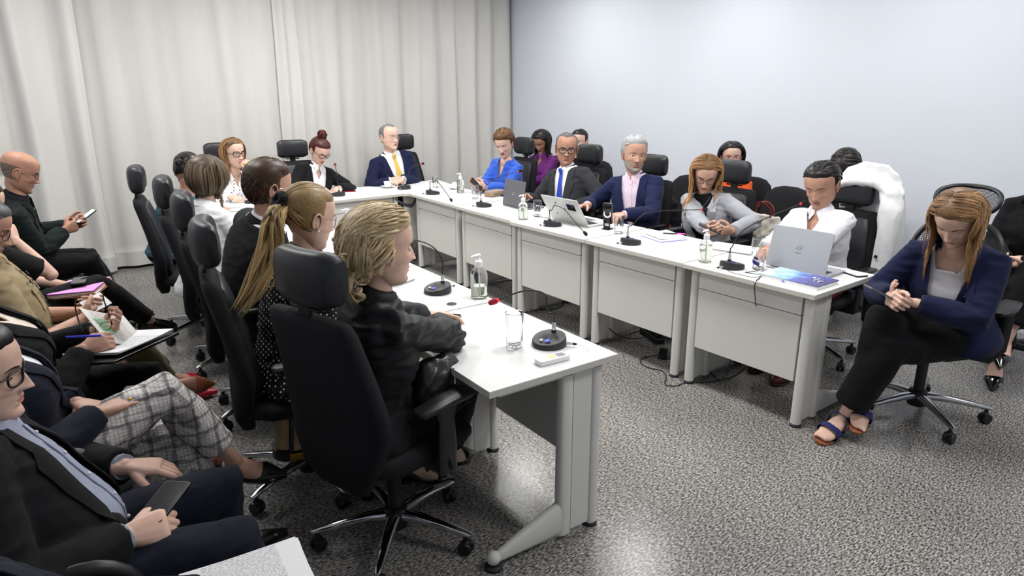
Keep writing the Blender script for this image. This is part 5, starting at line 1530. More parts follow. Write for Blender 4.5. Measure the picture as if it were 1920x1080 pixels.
person('blonde woman in black satin jacket leaning on the nearest left desk', (-2.15, .50, .54), (-2.085, .435, 1.185), -14, gaze=(8, 4, 0), skin='skin_b', hs=1.06, fp=dict(age=1, w=.98, nose=1.1), vox=.008, nkl=.115,
       hair=dict(style='wavy', mat=M_['h_blond'], n=1350, len=.20, th=.018, w=.0045, hl=.55, wave=.45, topvol=.25, backvol=.35, nape=.85, sideline=.15,
                 curls=[(0, -.12, .03, .035), (.03, -.125, -.0, .035), (-.03, -.12, -.03, .035), (.02, -.12, -.06, .035), (-.01, -.115, -.09, .032), (.03, -.10, -.10, .03), (-.04, -.12, .03, .03), (.045, -.09, -.03, .03)]),
       top=dict(type='jacket', mat=M_['satin_black'], v=.6, vh=(0, .05), collar=True, loose=.010, wr=.012, sleeve=.80, inf=.018), trousers=dict(mat=M_['trouser_black'], hem=.86), shoes=dict(mat=M_['black_gloss'], kind='pump', heel=.07),
       handR=dict(w=(-1.74, .74, .775), pose='relaxed', D=(-.9, .5, 0), N=(0, 0, -1)), handL=dict(w=(-1.70, .80, .77), pose='relaxed', D=(.3, 1, 0)), eR=(-1.81, .47, .795), poleL=(-.5, -.3, -.7), twist=10,
       footR=dict(w=(-1.72, .66, .20), dir=(-.3, 1, -.25)), footL=dict(w=(-1.82, .74, .13), dir=(0, 1, -.35)), kneeR=(0, 1, 1), seed=29, lids=.6, brow=(150, 120, 90))
# --- left audience row, far to near
person('bald man in dark jacket holding a phone by the curtain', (-3.10, 4.05, .52), (-2.945, 3.97, 1.185), -2, gaze=(0, 22, 0), sex='m', skin='skin_c', hs=1.05, fp=dict(age=.7, w=1.03, fat=.6),
       hair=dict(style='fringe', mat=M_['h_stubble'], n=160, len=.02, th=.0018, w=.004, bald=.20, sideline=.05), glasses=dict(w=.024, h=.016, t=.0014), brow=(60, 50, 46), lids=1,
       top=suit('suit_greenblack', .12, .07), inner=dict(mat=M_['suit_black'], collar=True), trousers=TB, shoes=dress, build=1.06, handR=dict(w=(-2.76, 4.06, .755), pose='hold', N=(-.8, .3, .2), D=(-.5, .9, .25)), handL=dict(w=(-2.72, 4.22, .755), pose='hold', N=(.7, .3, .3), D=(-.1, 1, .3)), seed=30,
       footR=dict(p=(.12, .52, .09)), footL=dict(p=(-.12, .60, .09)))
person('person with bare forearm raised to the face and crimson lanyard, half hidden', (-3.10, 2.86, .52), (-3.16, 2.80, 1.14), 0, gaze=(5, 15, 0), skin='skin_b', hair=dict(style='short', mat=M_['h_brown'], n=200, len=.07, th=.012, w=.009),
       top=dict(type='blouse', mat=M_['suit_black'], sleeve=-1, loose=.01, lanyard=M_['burgundy']), trousers=TB, shoes=dress, handR=dict(w=(-3.055, 2.74, .95), pose='fist', N=(-.6, -.6, .2), D=(-.3, -.2, 1)), poleR=(.2, .8, -1), handL=dict(w=(-2.86, 2.95, .62)),
       footR=dict(w=(-2.46, 3.05, .30), dir=(-.1, 1, -.2)), footL=dict(w=(-2.62, 2.98, .09)), kneeR=(-.2, 1, 1.4), seed=31, vox=.012, poleL=(-.5, -.5, -.8))
person('officer in khaki short-sleeved uniform shirt and glasses', (-3.12, 2.12, .52), (-3.165, 2.08, 1.125), 0, gaze=(-6, 22, 0), sex='m', skin='skin_e', hs=1.03, fp=dict(age=.9),
       hair=dict(style='short', mat=M_['h_saltpepper'], n=380, len=.06, th=.012, w=.007, hl=.55), glasses=dict(w=.025, h=.016, t=.0016), top=dict(type='blouse', name='uniform_shirt', mat=M_['khaki'], v=.86, vh=(0, .05), collar=True, sleeve=-1, loose=.016, inf=.014, buttons=M_['button_dark'], pockets=1),
       trousers=dict(mat=M_['olive'], hem=.80), shoes=dict(mat=mat('red_shoe', (168, 22, 44), rough=.35), kind='pump', heel=.05), handR=dict(w=(-2.88, 2.02, .665), pose='hold', N=(-.7, 0, .5)), handL=dict(w=(-2.86, 2.16, .665), pose='hold', N=(.7, 0, .5), D=(.5, 1, 0)), seed=32, build=1.0, lids=.8,
       footR=dict(w=(-2.50, 2.30, .11), dir=(.2, 1, -.1)), footL=dict(w=(-2.47, 2.52, .10), dir=(-.4, 1, -.1)), poleR=(.7, -.6, -.5))
person('person in black jacket over cream blouse reading printed pages with a pen', (-3.12, 1.44, .52), (-3.235, 1.34, 1.06), 0, gaze=(-4, 26, 0), skin='skin_e', hs=1.05, fp=dict(age=.8), lipc='lip_pink',
       hair=dict(style='short', mat=M_['h_brown'], n=200, len=.08, th=.014, w=.009), top=suit('suit_black', .25, .06), inner=dict(mat=M_['cream_blouse'], v=.8), trousers=dict(mat=M_['trouser_black'], hem=.90),
       shoes=dict(mat=mat('shoe_tan', (150, 84, 60), rough=.4), kind='pump', heel=.03), handR=dict(w=(-2.925, 1.30, .755), pose='pinch', N=(-.7, .1, -.6), D=(-.1, 1, .25)), handL=dict(w=(-2.86, 1.48, .765), pose='hold', N=(.3, .2, .8), D=(.2, 1, .2)),
       footR=dict(w=(-2.455, 1.98, .24), dir=(.1, 1, -.15)), footL=dict(w=(-2.62, 1.50, .09)), kneeR=(-.6, 1, 1.4), seed=33, lids=.9, poleR=(.7, -.6, -.6))
person('woman in plaid trousers and navy jacket with crossed legs, head out of frame', (-3.14, .92, .53), (-3.26, .88, 1.10), 0, gaze=(0, 5, 0), skin='skin_a', hs=1.0, fp=dict(age=.9), hair=dict(style='short', mat=M_['h_brown'], n=160, len=.08, th=.012, w=.009),
       top=suit('trouser_navy', .2, .06), inner=dict(mat=M_['white_shirt']), trousers=dict(mat=M_['plaid'], hem=.74, loose=.012), shoes=dict(mat=mat('flat_black', (30, 27, 30), rough=.35), kind='pump', heel=.012),
       handR=dict(w=(-2.945, .79, .70), pose='flat', N=(-.1, .1, -1), D=(-.25, 1, .12)), handL=dict(w=(-2.99, .90, .705), pose='relaxed', N=(0, .0, -1), D=(.7, .45, -.05)), poleR=(.8, -.5, -.5), poleL=(-.8, -.5, -.5),
       footR=dict(w=(-2.535, .885, .33), dir=(.38, 1, -.22)), footL=dict(w=(-2.60, .80, .09), dir=(0, 1, 0)), kneeR=(.0, .9, 1.3), kneeL=(-.15, 1, .5), ring=1, seed=34, vox=.009, build=1.04)
person('man with thick black glasses, open black suit and grey shirt, at the left edge', (-3.17, .29, .475), (-3.195, .40, 1.035), -6, gaze=(-8, 4, 0), sex='m', skin='skin_b', hs=.97, fp=dict(age=.5, nose=1.15, w=1.04, fat=1.0),
       hair=dict(style='short', mat=M_['h_black'], n=420, len=.05, th=.010, w=.0055, hl=.55, topvol=.4), glasses=dict(w=.026, h=.018, t=.0026), vox=.008,
       top=suit('suit_black', .0, .055, vh=(.15, .11)), inner=dict(mat=M_['grey_shirt'], collar=True, placket=True, cuffs=True, gap=16), trousers=dict(mat=M_['trouser_navy'], loose=.016), shoes=dress, build=1.12,
       handR=dict(w=(-2.975, .135, .635), pose='hold', N=(-.6, -.1, -.8), D=(-.1, 1, -.02)), handL=dict(w=(-2.92, .52, .625), pose='relaxed', N=(0, -.2, -1), D=(.25, 1, -.15)), poleR=(.9, -.7, -.3), poleL=(-.9, -.5, -.3),
       footR=dict(p=(.18, .44, .09)), footL=dict(p=(-.14, .34, .09)), kneeR=(.2, 1, .9), kneeL=(-.05, 1, .9), seed=35, lids=.55)
person('person in navy suit with blue tie cut off by the bottom left corner', (-3.16, -.36, .50), (-3.32, -.38, 1.10), 0, gaze=(0, 5, 0), sex='m', skin='skin_e', hair=dict(style='short', mat=M_['h_brown'], n=160, len=.05, th=.009, w=.008),
       top=suit('trouser_navy', .1, .07), inner=shirt('blue_shirt', 'tie_deepblue'), trousers=dict(mat=M_['trouser_navy']), shoes=dress, handR=dict(w=(-2.93, -.42, .62), pose='relaxed'), handL=dict(w=(-2.86, -.16, .60), pose='relaxed', D=(.2, 1, 0)), seed=36, vox=.012)
# ------------------------------------------------------------------ things on and around the desks
T = .7405
mat('mic_black', (44, 44, 50), rough=.5, var=.04, bump=.05, bscale=500)
mat('foam_red', (150, 18, 44), rough=.6, var=0, emit=.25)
mat('ring_red', (240, 40, 60), rough=.4, var=0, emit=1.2)
mat('foam_black', (18, 16, 20), rough=.95, var=.1, vscale=300, bump=.5, bscale=900)
mat('button_blue', (60, 78, 190), rough=.3, var=0, emit=.4)
mat('white_plastic', (238, 238, 240), rough=.35, var=0)
mat('clear_plug', (215, 215, 218), rough=.15, var=0, metal=.6)
mat('porcelain', (244, 243, 240), rough=.12, var=0, coat=.5)
mat('glass', (250, 252, 252), rough=.0, var=0, trans=1, ior=1.45)
mat('clear_bottle', (246, 250, 250), rough=.03, var=0, trans=1, ior=1.12)
mat('gel', (240, 244, 232), rough=.05, var=0, trans=.9, ior=1.25)
mat('water', (250, 252, 252), rough=.0, var=0, trans=1, ior=1.33)
mat('laptop_silver', (186, 189, 194), rough=.34, metal=.65, var=.01)
mat('laptop_grey', (122, 124, 130), rough=.38, metal=.6, var=.01)
mat('laptop_white', (206, 207, 206), rough=.4, metal=.3, var=.01)
mat('key_dark', (38, 38, 42), rough=.6, var=0)
mat('screen_lit', (120, 140, 170), rough=.2, var=0, emit=.5)
mat('screen_black', (10, 10, 13), rough=.08, var=0, coat=.3)
mat('screen_white', (220, 232, 240), rough=.1, var=0, emit=.5)
mat('phone_grey', (110, 108, 104), rough=.3, metal=.4, var=0)
mat('phone_orange', (176, 88, 44), rough=.45, var=0)
mat('paper', (238, 238, 240), rough=.8, var=.01)
mat('pink_paper', (226, 160, 222), rough=.8, var=0); mat('orange_paper', (226, 150, 80), rough=.8, var=0); mat('purple_paper', (130, 60, 120), rough=.8, var=0)
mat('pen_pink', (222, 60, 170), rough=.3, var=0); mat('pen_blue', (54, 58, 214), rough=.3, var=0)
mat('leather_black', (20, 20, 22), rough=.35, var=.1, vscale=30, bump=.4, bscale=120, coat=.2)
mat('leather_tan', (176, 150, 112), rough=.6, var=.12, vscale=16, bump=.4, bscale=120); mat('canvas_beige', (214, 206, 196), rough=.8, var=.04)
mat('strap_red', (120, 44, 34), rough=.5, var=0); mat('folder_red', (206, 84, 70), rough=.6, var=0); mat('purse_taupe', (150, 132, 120), rough=.6, var=.05)
cloth('coat_white', (236, 236, 238)); mat('lcd', (140, 140, 150), rough=.2, var=0); mat('btn_yellow', (232, 232, 120), rough=.4, var=0)
def printed(name, base, ink, lines=150, green=False):
    m = mat(name, base, rough=.8, var=0); nt = m.node_tree; b = nt.nodes['Principled BSDF']; L = nt.links.new
    tc = nt.nodes['Texture Coordinate']; sp = nt.nodes.new('ShaderNodeSeparateXYZ'); L(tc.outputs['Object'], sp.inputs[0])
    def math_(op, a, v=None):
        n = nt.nodes.new('ShaderNodeMath'); n.operation = op
        L(a, n.inputs[0])
        if v is not None:
            (L(v, n.inputs[1]) if not isinstance(v, (int, float)) else setattr(n.inputs[1], 'default_value', v))
        return n.outputs[0]
    row = math_('GREATER_THAN', math_('SINE', math_('MULTIPLY', sp.outputs['Y'], lines*6.28)), .1)
    nz = nt.nodes.new('ShaderNodeTexNoise'); nz.inputs['Scale'].default_value = 330; L(tc.outputs['Object'], nz.inputs['Vector'])
    wd = math_('GREATER_THAN', nz.outputs['Fac'], .47)
    inx = math_('LESS_THAN', math_('ABSOLUTE', sp.outputs['X']), .085); iny = math_('LESS_THAN', math_('ABSOLUTE', sp.outputs['Y']), .12)
    k = math_('MULTIPLY', math_('MULTIPLY', row, wd), math_('MULTIPLY', inx, iny))
    mx = nt.nodes.new('ShaderNodeMixRGB'); L(math_('MULTIPLY', k, .6), mx.inputs[0]); mx.inputs[1].default_value = rgb(*base); mx.inputs[2].default_value = rgb(*ink)
    L(mx.outputs[0], b.inputs['Base Color']); return m
printed('print_paper', (236, 236, 238), (70, 70, 80)); printed('print_grey', (214, 212, 208), (60, 64, 66), 170)
def cover():
    m = mat('book_cover', (70, 80, 170), rough=.25, var=0); nt = m.node_tree; b = nt.nodes['Principled BSDF']; tc = nt.nodes['Texture Coordinate']; L = nt.links.new
    sp = nt.nodes.new('ShaderNodeSeparateXYZ'); L(tc.outputs['Object'], sp.inputs[0])
    n = nt.nodes.new('ShaderNodeTexNoise'); n.inputs['Scale'].default_value = 22; n.inputs['Detail'].default_value = 5; L(tc.outputs['Object'], n.inputs['Vector'])
    a = nt.nodes.new('ShaderNodeMath'); a.operation = 'MULTIPLY_ADD'; a.inputs[1].default_value = 3.2; L(sp.outputs['X'], a.inputs[0]); L(n.outputs['Fac'], a.inputs[2])
    r = nt.nodes.new('ShaderNodeValToRGB'); e = r.color_ramp.elements; e[0].position = .05; e[0].color = rgb(190, 224, 238); e[1].position = .95; e[1].color = rgb(48, 40, 110)
    x = e.new(.45); x.color = rgb(96, 150, 214); x = e.new(.65); x.color = rgb(62, 70, 164); L(a.outputs[0], r.inputs[0]); L(r.outputs[0], b.inputs['Base Color'])
cover()

def place(t, x, y, z=0, rz=0): t.location = (x, y, z); t.rotation_euler = (0, 0, rz); return t
def mic(label, base, heading, path, red=False, plug=(0.09, 0)):
    """desk gooseneck microphone; heading = direction its user sits in, path = world points of the neck"""
    t = empty('gooseneck_microphone', (base[0], base[1], T), heading, label, 'microphone', 'gooseneck microphones on the desks')
    R = []
    for z0, r_, k in ((0, .066, 0), (0.004, .068, 0), (.018, .067, .6), (.021, .064, 1), (.0215, .050, 1), (.0215, .01, 1)):
        a = np.linspace(0, 2*PI, 32, endpoint=False); R.append(np.stack([r_*np.cos(a), r_*np.sin(a), z0+k*(.010-.18*.066*np.cos(a))+0*a], 1))
    G().add(loft(R)).build('base', MATS['mic_black'], t, angle=50)
    g = G(); g.add(lathe([(.011, 0), (.011, .003), (.009, .004)], 18)); o = g.build('talk_button', MATS['button_blue'], t); o.location = (.030, .012, .0265); o.rotation_euler = (0, .18, 0)
    g = G(); g.add(lathe([(.0075, 0), (.0075, .003), (.006, .0035)], 14)); o = g.build('lamp_button', MATS['clear_plug'], t); o.location = (.036, -.012, .0255); o.rotation_euler = (0, .18, 0)
    Ri = np.array(Matrix.Rotation(-heading, 3, 'Z')); L0 = V(base[0], base[1], T)
    P = [(np.array(q)-L0) @ Ri.T for q in path]
    st = V(-.030, 0, .034)
    g = G(); g.add(lathe([(.0105, 0), (.0105, .018), (.009, .020)], 14, st)); g.build('socket', MATS['black_plastic'], t)
    g = G(); g.add(lathe([(.0085, .02), (.0085, .042), (.006, .048)], 14, st)); g.build('connector', MATS['clear_plug'], t)
    pts = smooth_path([st+V(0, 0, .04), st+V(0, 0, .085)]+P, 34)
    g = G(); g.add(tube(pts, .0032, n=8)); g.build('gooseneck', MATS['black_plastic'], t)
    d = nrm(pts[-1]-pts[-3]); e = pts[-1]
    g = G(); g.add(tube([e-d*.006, e+d*.008], [.0065, .0095], n=12, round_caps=False)); g.build('light_ring', MATS['ring_red' if red else 'foam_black'], t)
    g = G(); g.add(tube([e+d*.006, e+d*.018, e+d*.030], [.0112, .0125, .0105], n=14)); g.build('microphone_head', MATS['foam_red'] if red == 2 else MATS['foam_black'], t)
    px, py = plug; q = V(px, py, 0)/math.hypot(px, py)
    g = G(); c = q*.066+V(0, 0, .012); g.add(tube([c, c+q*.014], .006, n=10, round_caps=False)); g.add(tube([c+q*.028, c+q*.042], [.0058, .004], n=10, round_caps=False), 1); g.add(tube([c+q*.014, c+q*.028], .0052, n=10, round_caps=False), 0)
    g.build('cable_plug', [MATS['clear_plug'], MATS['black_plastic']], t)
    g = G(); sp = smooth_path([c+q*.042, c+q*.06+V(0, 0, -.006), c+q*.075+V(.02, .03, -.009), c+q*.06+V(.04, .06, -.009)], 12); g.add(tube(sp, .0012, n=5)); g.build('cable', MATS['white_plastic'], t)
    return t
# left desks: users sit towards -x
hl = PI
mic('gooseneck microphone with crimson tip beside the remote control', (-1.475, .285), hl+.25, [(-1.46, .31, .86), (-1.47, .32, .935), (-1.53, .35, .955), (-1.62, .425, .915)], red=2, plug=(-.04, .09))
mic('gooseneck microphone beside the half-full hand gel bottle', (-1.445, 1.165), hl, [(-1.41, 1.165, .87), (-1.43, 1.20, .95), (-1.50, 1.32, .985), (-1.55, 1.38, .975)], plug=(-.09, -.01))
mic('gooseneck microphone lying low by the ponytailed woman\'s hands', (-1.40, 1.96), hl, [(-1.36, 1.95, .83), (-1.40, 1.96, .88), (-1.45, 1.94, .87), (-1.475, 1.93, .83)], red=True)
mic('gooseneck microphone in front of the woman in polka dots', (-1.30, 4.56), PI/2+.2, [(-1.29, 4.53, .86), (-1.26, 4.56, .96), (-1.18, 4.70, 1.03), (-1.08, 4.84, 1.06)], red=True)
mic('gooseneck microphone in front of the woman with a dark red bun', (-.52, 4.50), PI/2, [(-.52, 4.48, .86), (-.51, 4.50, .93), (-.49, 4.58, .99), (-.475, 4.62, 1.01)], red=True)
mic('gooseneck microphone in front of the man with the yellow tie', (.20, 4.52), PI/2, [(.22, 4.49, .86), (.26, 4.50, .93), (.34, 4.53, .965), (.43, 4.55, .975)], red=True, plug=(-.05, .08))
# right desks: users sit towards +x
mic('gooseneck microphone bent over the far right corner, tip on the desk', (.245, 4.03), 0.1, [(.235, 3.98, .86), (.22, 3.93, .885), (.20, 3.84, .87), (.15, 3.62, .80), (.125, 3.52, .765)], plug=(-.09, .02))
mic('gooseneck microphone between the glass and the dark grey laptop', (.215, 3.13), 0, [(.185, 3.11, .86), (.22, 3.07, .94), (.34, 3.02, 1.00), (.47, 2.97, 1.035)], red=True, plug=(-.09, .02))
mic('gooseneck microphone arched over in front of the tilted white laptop', (.115, 2.11), 0, [(.08, 2.08, .86), (.07, 2.04, .905), (.05, 1.93, .90), (.0, 1.72, .82), (-.02, 1.63, .785)], plug=(-.09, .02))
mic('gooseneck microphone with long neck beside the notebook and pink pen', (.115, 1.335), 0, [(.085, 1.32, .86), (.12, 1.24, .945), (.26, 1.14, .968), (.45, 1.05, .965)], red=True, plug=(-.09, .02))
mic('gooseneck microphone with lit red ring pointing at the woman in white', (.10, .56), 0, [(.06, .55, .86), (.10, .53, .94), (.32, .50, 1.01), (.585, .47, 1.062)], red=True, plug=(-.09, .02))

def bottle(label, x, y, fill=.45, sc=1.0, pump=0.0):
    t = empty('hand_gel_bottle', (x, y, T), pump, label, 'bottle', 'pump bottles of clear hand gel')
    r = .034*sc; h = .125*sc
    pr = [(r*.9, 0), (r, .004), (r, h*.78), (r*.93, h*.88), (r*.68, h*.97), (.013*sc, h*1.03), (.013*sc, h*1.1)]
    G().add(lathe(pr, 28)).build('bottle_body', MATS['clear_bottle'], t, angle=60)
    G().add(lathe([(r*.84, .003), (r*.955, .006), (r*.955, h*fill), (r*.2, h*fill+.0005)], 28)).build('gel', MATS['gel'], t, angle=40)
    g = G(); g.add(lathe([(.0155*sc, h*1.03), (.0165*sc, h*1.06), (.0160*sc, h*1.22), (.010*sc, h*1.26), (.0065*sc, h*1.30), (.006*sc, h*1.40)], 20)); g.build('collar', MATS['white_plastic'], t)
    g = G(); z = h*1.42; g.add(tube([(.004, 0, z), (-.012*sc, 0, z), (-.036*sc, 0, z-.004)], [(.0085*sc, .006), (.0075*sc, .006), (.004, .004)], n=10, upv=(0, 0, 1))); g.build('pump_head', MATS['white_plastic'], t)
    G().add(tube([(0, 0, h*1.05), (.004, 0, .01)], .0028, n=8)).build('dip_tube', MATS['white_plastic'], t)
    return t
bottle('half-full clear hand gel bottle with white pump on the left desks, by the seam', -1.335, .965, .42, 1.18, 0)
bottle('clear hand gel bottle between the ponytailed woman and the blonde woman', -1.25, 2.63, .3, 1.1)
bottle('clear hand gel bottle beside the woman in the blue blouse', .50, 3.93, .55, 1.05)
bottle('clear hand gel bottle in front of the dark grey laptop', .10, 2.44, .72, 1.05)
bottle('clear hand gel bottle in front of the woman in the grey blazer', .09, .735, .75, 1.05)
def tumbler(label, x, y, r=.032, h=.125, water=.0, facets=True, kind='glass'):
    t = empty('drinking_glass', (x, y, T), 0, label, 'glass', 'drinking glasses on the desks')
    n = 32; a = np.linspace(0, 2*PI, n, endpoint=False); R = []
    prof = [(r*.84, 0, 0), (r*.88, .004, 0), (r*.90, .02, 1), (r*.92, .045, 1), (r*.95, .058, 0), (r, h, 0), (r-.0018, h+.0008, 0), (r-.0030, h-.001, 0), (r*.95-.0035, .058, 0), (r*.86-.003, .014, 0), (r*.3, .011, 0)]
    for q, z, fct in prof:
        rr_ = q*(1-(.035*(1+np.sign(np.sin(a*8))) if (fct and facets) else 0)); R.append(np.stack([rr_*np.cos(a), rr_*np.sin(a), np.full(n, z)], 1))
    G().add(loft(R)).build('glass_body', MATS['glass'], t, angle=30)
    if water: G().add(lathe([(r*.83-.003, .0145), (r*.90-.0036, .0145+.5*water), (r*.93-.0038, .0145+water), (.002, .0145+water)], 28)).build('water', MATS['water'], t, angle=40)
    return t
tumbler('tall empty tumbler on the nearest left desk', -1.60, .345, .036, .142)
tumbler('small glass beside the white cup at the far desk', .275, 4.80, .03, .10, .05)
tumbler('glass standing behind the microphone at the far right corner', .50, 4.40, .031, .115)
tumbler('glass in front of the woman in blue, by the bent microphone neck', .40, 3.53, .033, .12)
tumbler('glass of water between the hand gel bottle and the tilted laptop', .27, 2.47, .034, .125, .07)
tumbler('empty glass behind the long-necked microphone, by the phone stand', .29, 1.61, .034, .125)
t = tumbler('glass with dark blue emblem beside the silver laptop', .19, .455, .034, .115, .03)
g = G(); a = np.linspace(-.9, .9, 12)
for z0, z1, w in ((.030, .052, 1.0), (.058, .072, .55)):
    rows = [[(-.0345*math.cos(k*w*.8), .0345*math.sin(k*w*.8), z0+(z1-z0)*u+(.010*k if z0 < .05 else 0)) for k in a] for u in (0, .5, 1)]
    g.add(loft(np.array(rows), cap=False, closed=False))
g.build('emblem', mat('emblem_blue', (48, 44, 110), rough=.3, var=0), t)
tumbler('glass with a dark rim half hidden behind the silver laptop', .49, .66, .035, .10)
def cup(label, x, y, rz):
    t = empty('coffee_cup', (x, y, T), rz, label, 'cup', 'white cups with saucers')
    G().add(lathe([(.030, .0), (.046, .004), (.074, .014), (.0745, .0155), (.045, .0075), (.0, .006)], 30)).build('saucer', MATS['porcelain'], t, angle=60)
    G().add(lathe([(.022, .008), (.026, .012), (.036, .035), (.041, .062), (.0395, .0625), (.034, .036), (.022, .014), (0.001, .013)], 30)).build('bowl', MATS['porcelain'], t, angle=60)
    P = smooth_path([(.036, 0, .052), (.056, 0, .054), (.060, 0, .038), (.050, 0, .026), (.033, 0, .026)], 14); G().add(tube(P, [(.004, .003)]*14, n=8)).build('handle', MATS['porcelain'], t)
cup('white cup and saucer in front of the man with the yellow tie', .12, 4.72, .2); cup('white cup and saucer by the far right corner', .62, 4.20, .5)

def laptop(label, x, y, rz, w, d, ang, body, kb=True, thick=.012, logo=None):
    """origin at hinge centre; keyboard extends along local +y"""
    t = empty('laptop', (x, y, T), rz, label, 'laptop')
    g = G(); g.add(slab(.002, thick, w, d, .010), 0, Mrz(0, d/2, 0, 0)); g.build('laptop_base', MATS[body], t, bevel=.002)
    g = G(); nx, ny = 14, 5
    kw = w*.84/nx; kd = d*.42/ny
    for i in range(nx):
        for j in range(ny): g.add(cbox(-w*.42+kw*(i+.5), .035+kd*(j+.5), thick+.001, kw*.86, kd*.84, .002))
    o = g.build('keyboard', MATS['key_dark'], t, smooth=False); o['kind'] = 'stuff'
    G().add(cbox(0, d*.76, thick+.0004, w*.30, d*.30, .0008)).build('touchpad', MATS['laptop_grey' if body != 'laptop_grey' else 'key_dark'], t, smooth=False)
    L_ = d*.98
    M = Matrix.Translation((0, .004, thick)) @ Matrix.Rotation(math.radians(90-ang), 4, 'X')
    # the lid stands in local XZ, back face towards -y
    gg = G(); Mx = Matrix.Rotation(math.radians(-(90-ang))*-1, 4, 'X')
    lid = G(); lid.add(slab(-.003, .003, w, L_, .010), 0, mat4(np.array([[1, 0, 0], [0, 0, -1], [0, 1, 0.]]), (0, 0, L_/2)))
    lo = lid.build('lid', MATS[body], t, bevel=.0015); lo.location = (0, .004, thick); lo.rotation_euler = (math.radians(ang), 0, 0)
    s = G(); s.add(cbox(0, .0035, L_/2, w*.94, .001, L_*.90)); s.build('screen', MATS['screen_lit'], lo, smooth=False)
    if logo: logo(lo, w, L_)
    G().add(tube([(-w*.4, .004, thick), (w*.4, .004, thick)], .0045, n=8)).build('hinge', MATS['black_plastic'], t)
    return t
def hp_like(lo, w, h):
    g = G()   # round mark of slanted strokes, with a tiny line of lettering below
    for x_, s_, z0, z1 in ((-.012, .30, -.014, .014), (-.002, .30, -.008, .018), (.006, .30, -.018, .008), (.015, .30, -.012, .014)):
        g.add(tube([(x_-s_*.014, -.0036, h*.56+z0), (x_+s_*.014, -.0036, h*.56+z1)], [(.0013, .0013)]*2, n=6))
    g.add(tube([(-.012, -.0036, h*.56+.006), (.002, -.0036, h*.56+.012)], .0011, n=6)); g.add(tube([(.004, -.0036, h*.56-.006), (.016, -.0036, h*.56)], .0011, n=6))
    g.build('maker_emblem', MATS['chrome'], lo)
    g = G()
    for k in range(6): g.add(cbox(-.0125+.005*k, -.0034, h*.56-.032, .0034, .0008, .004 if k % 2 else .003))
    g.build('emblem_lettering', MATS['key_dark'], lo, smooth=False)
def dell_like(lo, w, h):
    g = G(); a = np.linspace(0, 2*PI, 25); g.add(tube(np.stack([.016*np.cos(a), np.full(25, -.0036), h*.5+.016*np.sin(a)], 1), .0007, n=5, round_caps=False))
    for x_, k in ((-.009, 0), (-.003, 1), (.004, 0), (.009, 0)): g.add(tube([(x_, -.0036, h*.5+.004), (x_+(.003 if k else 0), -.0036, h*.5-.004)], .0007, n=5))
    g.build('maker_emblem', MATS['chrome'], lo)
laptop('silver laptop with lid towards the camera, in front of the woman in white', .265, .287, -PI/2, .345, .235, -13, 'laptop_silver', logo=hp_like)
laptop('dark grey laptop in front of the man with the blue tie', .362, 2.92, -PI/2-.10, .325, .225, -8, 'laptop_grey', logo=dell_like)
t = laptop('white laptop with lid leaning far back and stickers, in front of the grey-haired man', .262, 2.085, -PI/2, .40, .235, 32, 'laptop_white')
lid = [c for c in t.children if c.name.startswith('lid')][0]
G().add(cbox(.10, -.0038, .155, .085, .001, .055)).build('dark_sticker', MATS['screen_black'], lid, smooth=False)
for (x_, z_, w_, h_) in ((.02, .13, .012, .010), (-.09, .075, .012, .022), (-.06, .175, .016, .010)): G().add(lathe([(w_/2, -.0008), (w_/2, .0008)], 12)).build('camera_sticker', MATS['screen_black'], lid).matrix_local = Matrix.Translation((x_, -.0038, z_)) @ Matrix.Rotation(PI/2, 4, 'X')

def phone(name, label, c, rz, tilt=0, roll=0, mt='black_plastic', scr='screen_black', group=None, w=.074, l=.152, cam_=False):
    t = empty(name, c, 0, label, 'phone', group); t.rotation_euler = (tilt, roll, rz)
    G().add(slab(0, .0085, w, l, .010)).build('phone_case', MATS[mt], t, bevel=.0015)
    G().add(slab(.0085, .0089, w*.93, l*.96, .009)).build('screen', MATS[scr], t)
    if cam_:
        g = G(); 
        for q in ((-.5, 0), (.5, 0), (0, .8)): g.add(lathe([(.006, -.0015), (.006, 0)], 14, (-w*.22+q[0]*.016, l*.38+q[1]*.014-.006, 0)))
        g.build('camera_lens', MATS['screen_black'], t)
    return t
phone('mobile_phone', 'dark phone lying under the blonde woman\'s fingers', (-1.635, .765, T), -.9, mt='phone_grey')
phone('mobile_phone', 'phone with bright screen flat behind the silver laptop\'s base', (.50, .085, T), -.35, scr='screen_white')
phone('mobile_phone', 'red-cased phone lying on the far desk', (-.33, 4.70, T), 1.1, mt='foam_red')
phone('mobile_phone', 'orange-backed phone held by the woman in the blue blouse', (.555, 3.74, .835), .6, tilt=.9, roll=-.5, mt='phone_orange', cam_=True)
phone('mobile_phone', 'black phone held by the woman in the grey blazer', (.60, 1.09, .815), .55, tilt=.35)
phone('mobile_phone', 'phone held by the woman in navy at the right', (.065, -.255, .79), .95, tilt=.45, mt='phone_grey')
phone('mobile_phone', 'phone held up by the bald man', (-2.60, 4.20, .815), -1.35, tilt=.55, mt='black_plastic', scr='screen_white')
phone('mobile_phone', 'black phone in the hand of the man with thick black glasses', (-2.872, .205, .652), -.75, tilt=.15)
phone('mobile_phone', 'black phone under the ringed hand on plaid trousers', (-2.84, .92, .672), -.5, tilt=.1, cam_=True)
phone('mobile_phone', 'phone held at the right edge of the room', (1.60, -.28, .735), 1.2, tilt=.3)
t = empty('phone_stand', (.33, 1.765, T), -PI/2+.25, 'black folding phone stand on the desk before the grey-haired man', 'stand')
g = G(); g.add(slab(0, .006, .062, .075, .006), 0, Mrz(0, .01, 0, 0)); g.build('stand_foot', MATS['black_plastic'], t, bevel=.001)
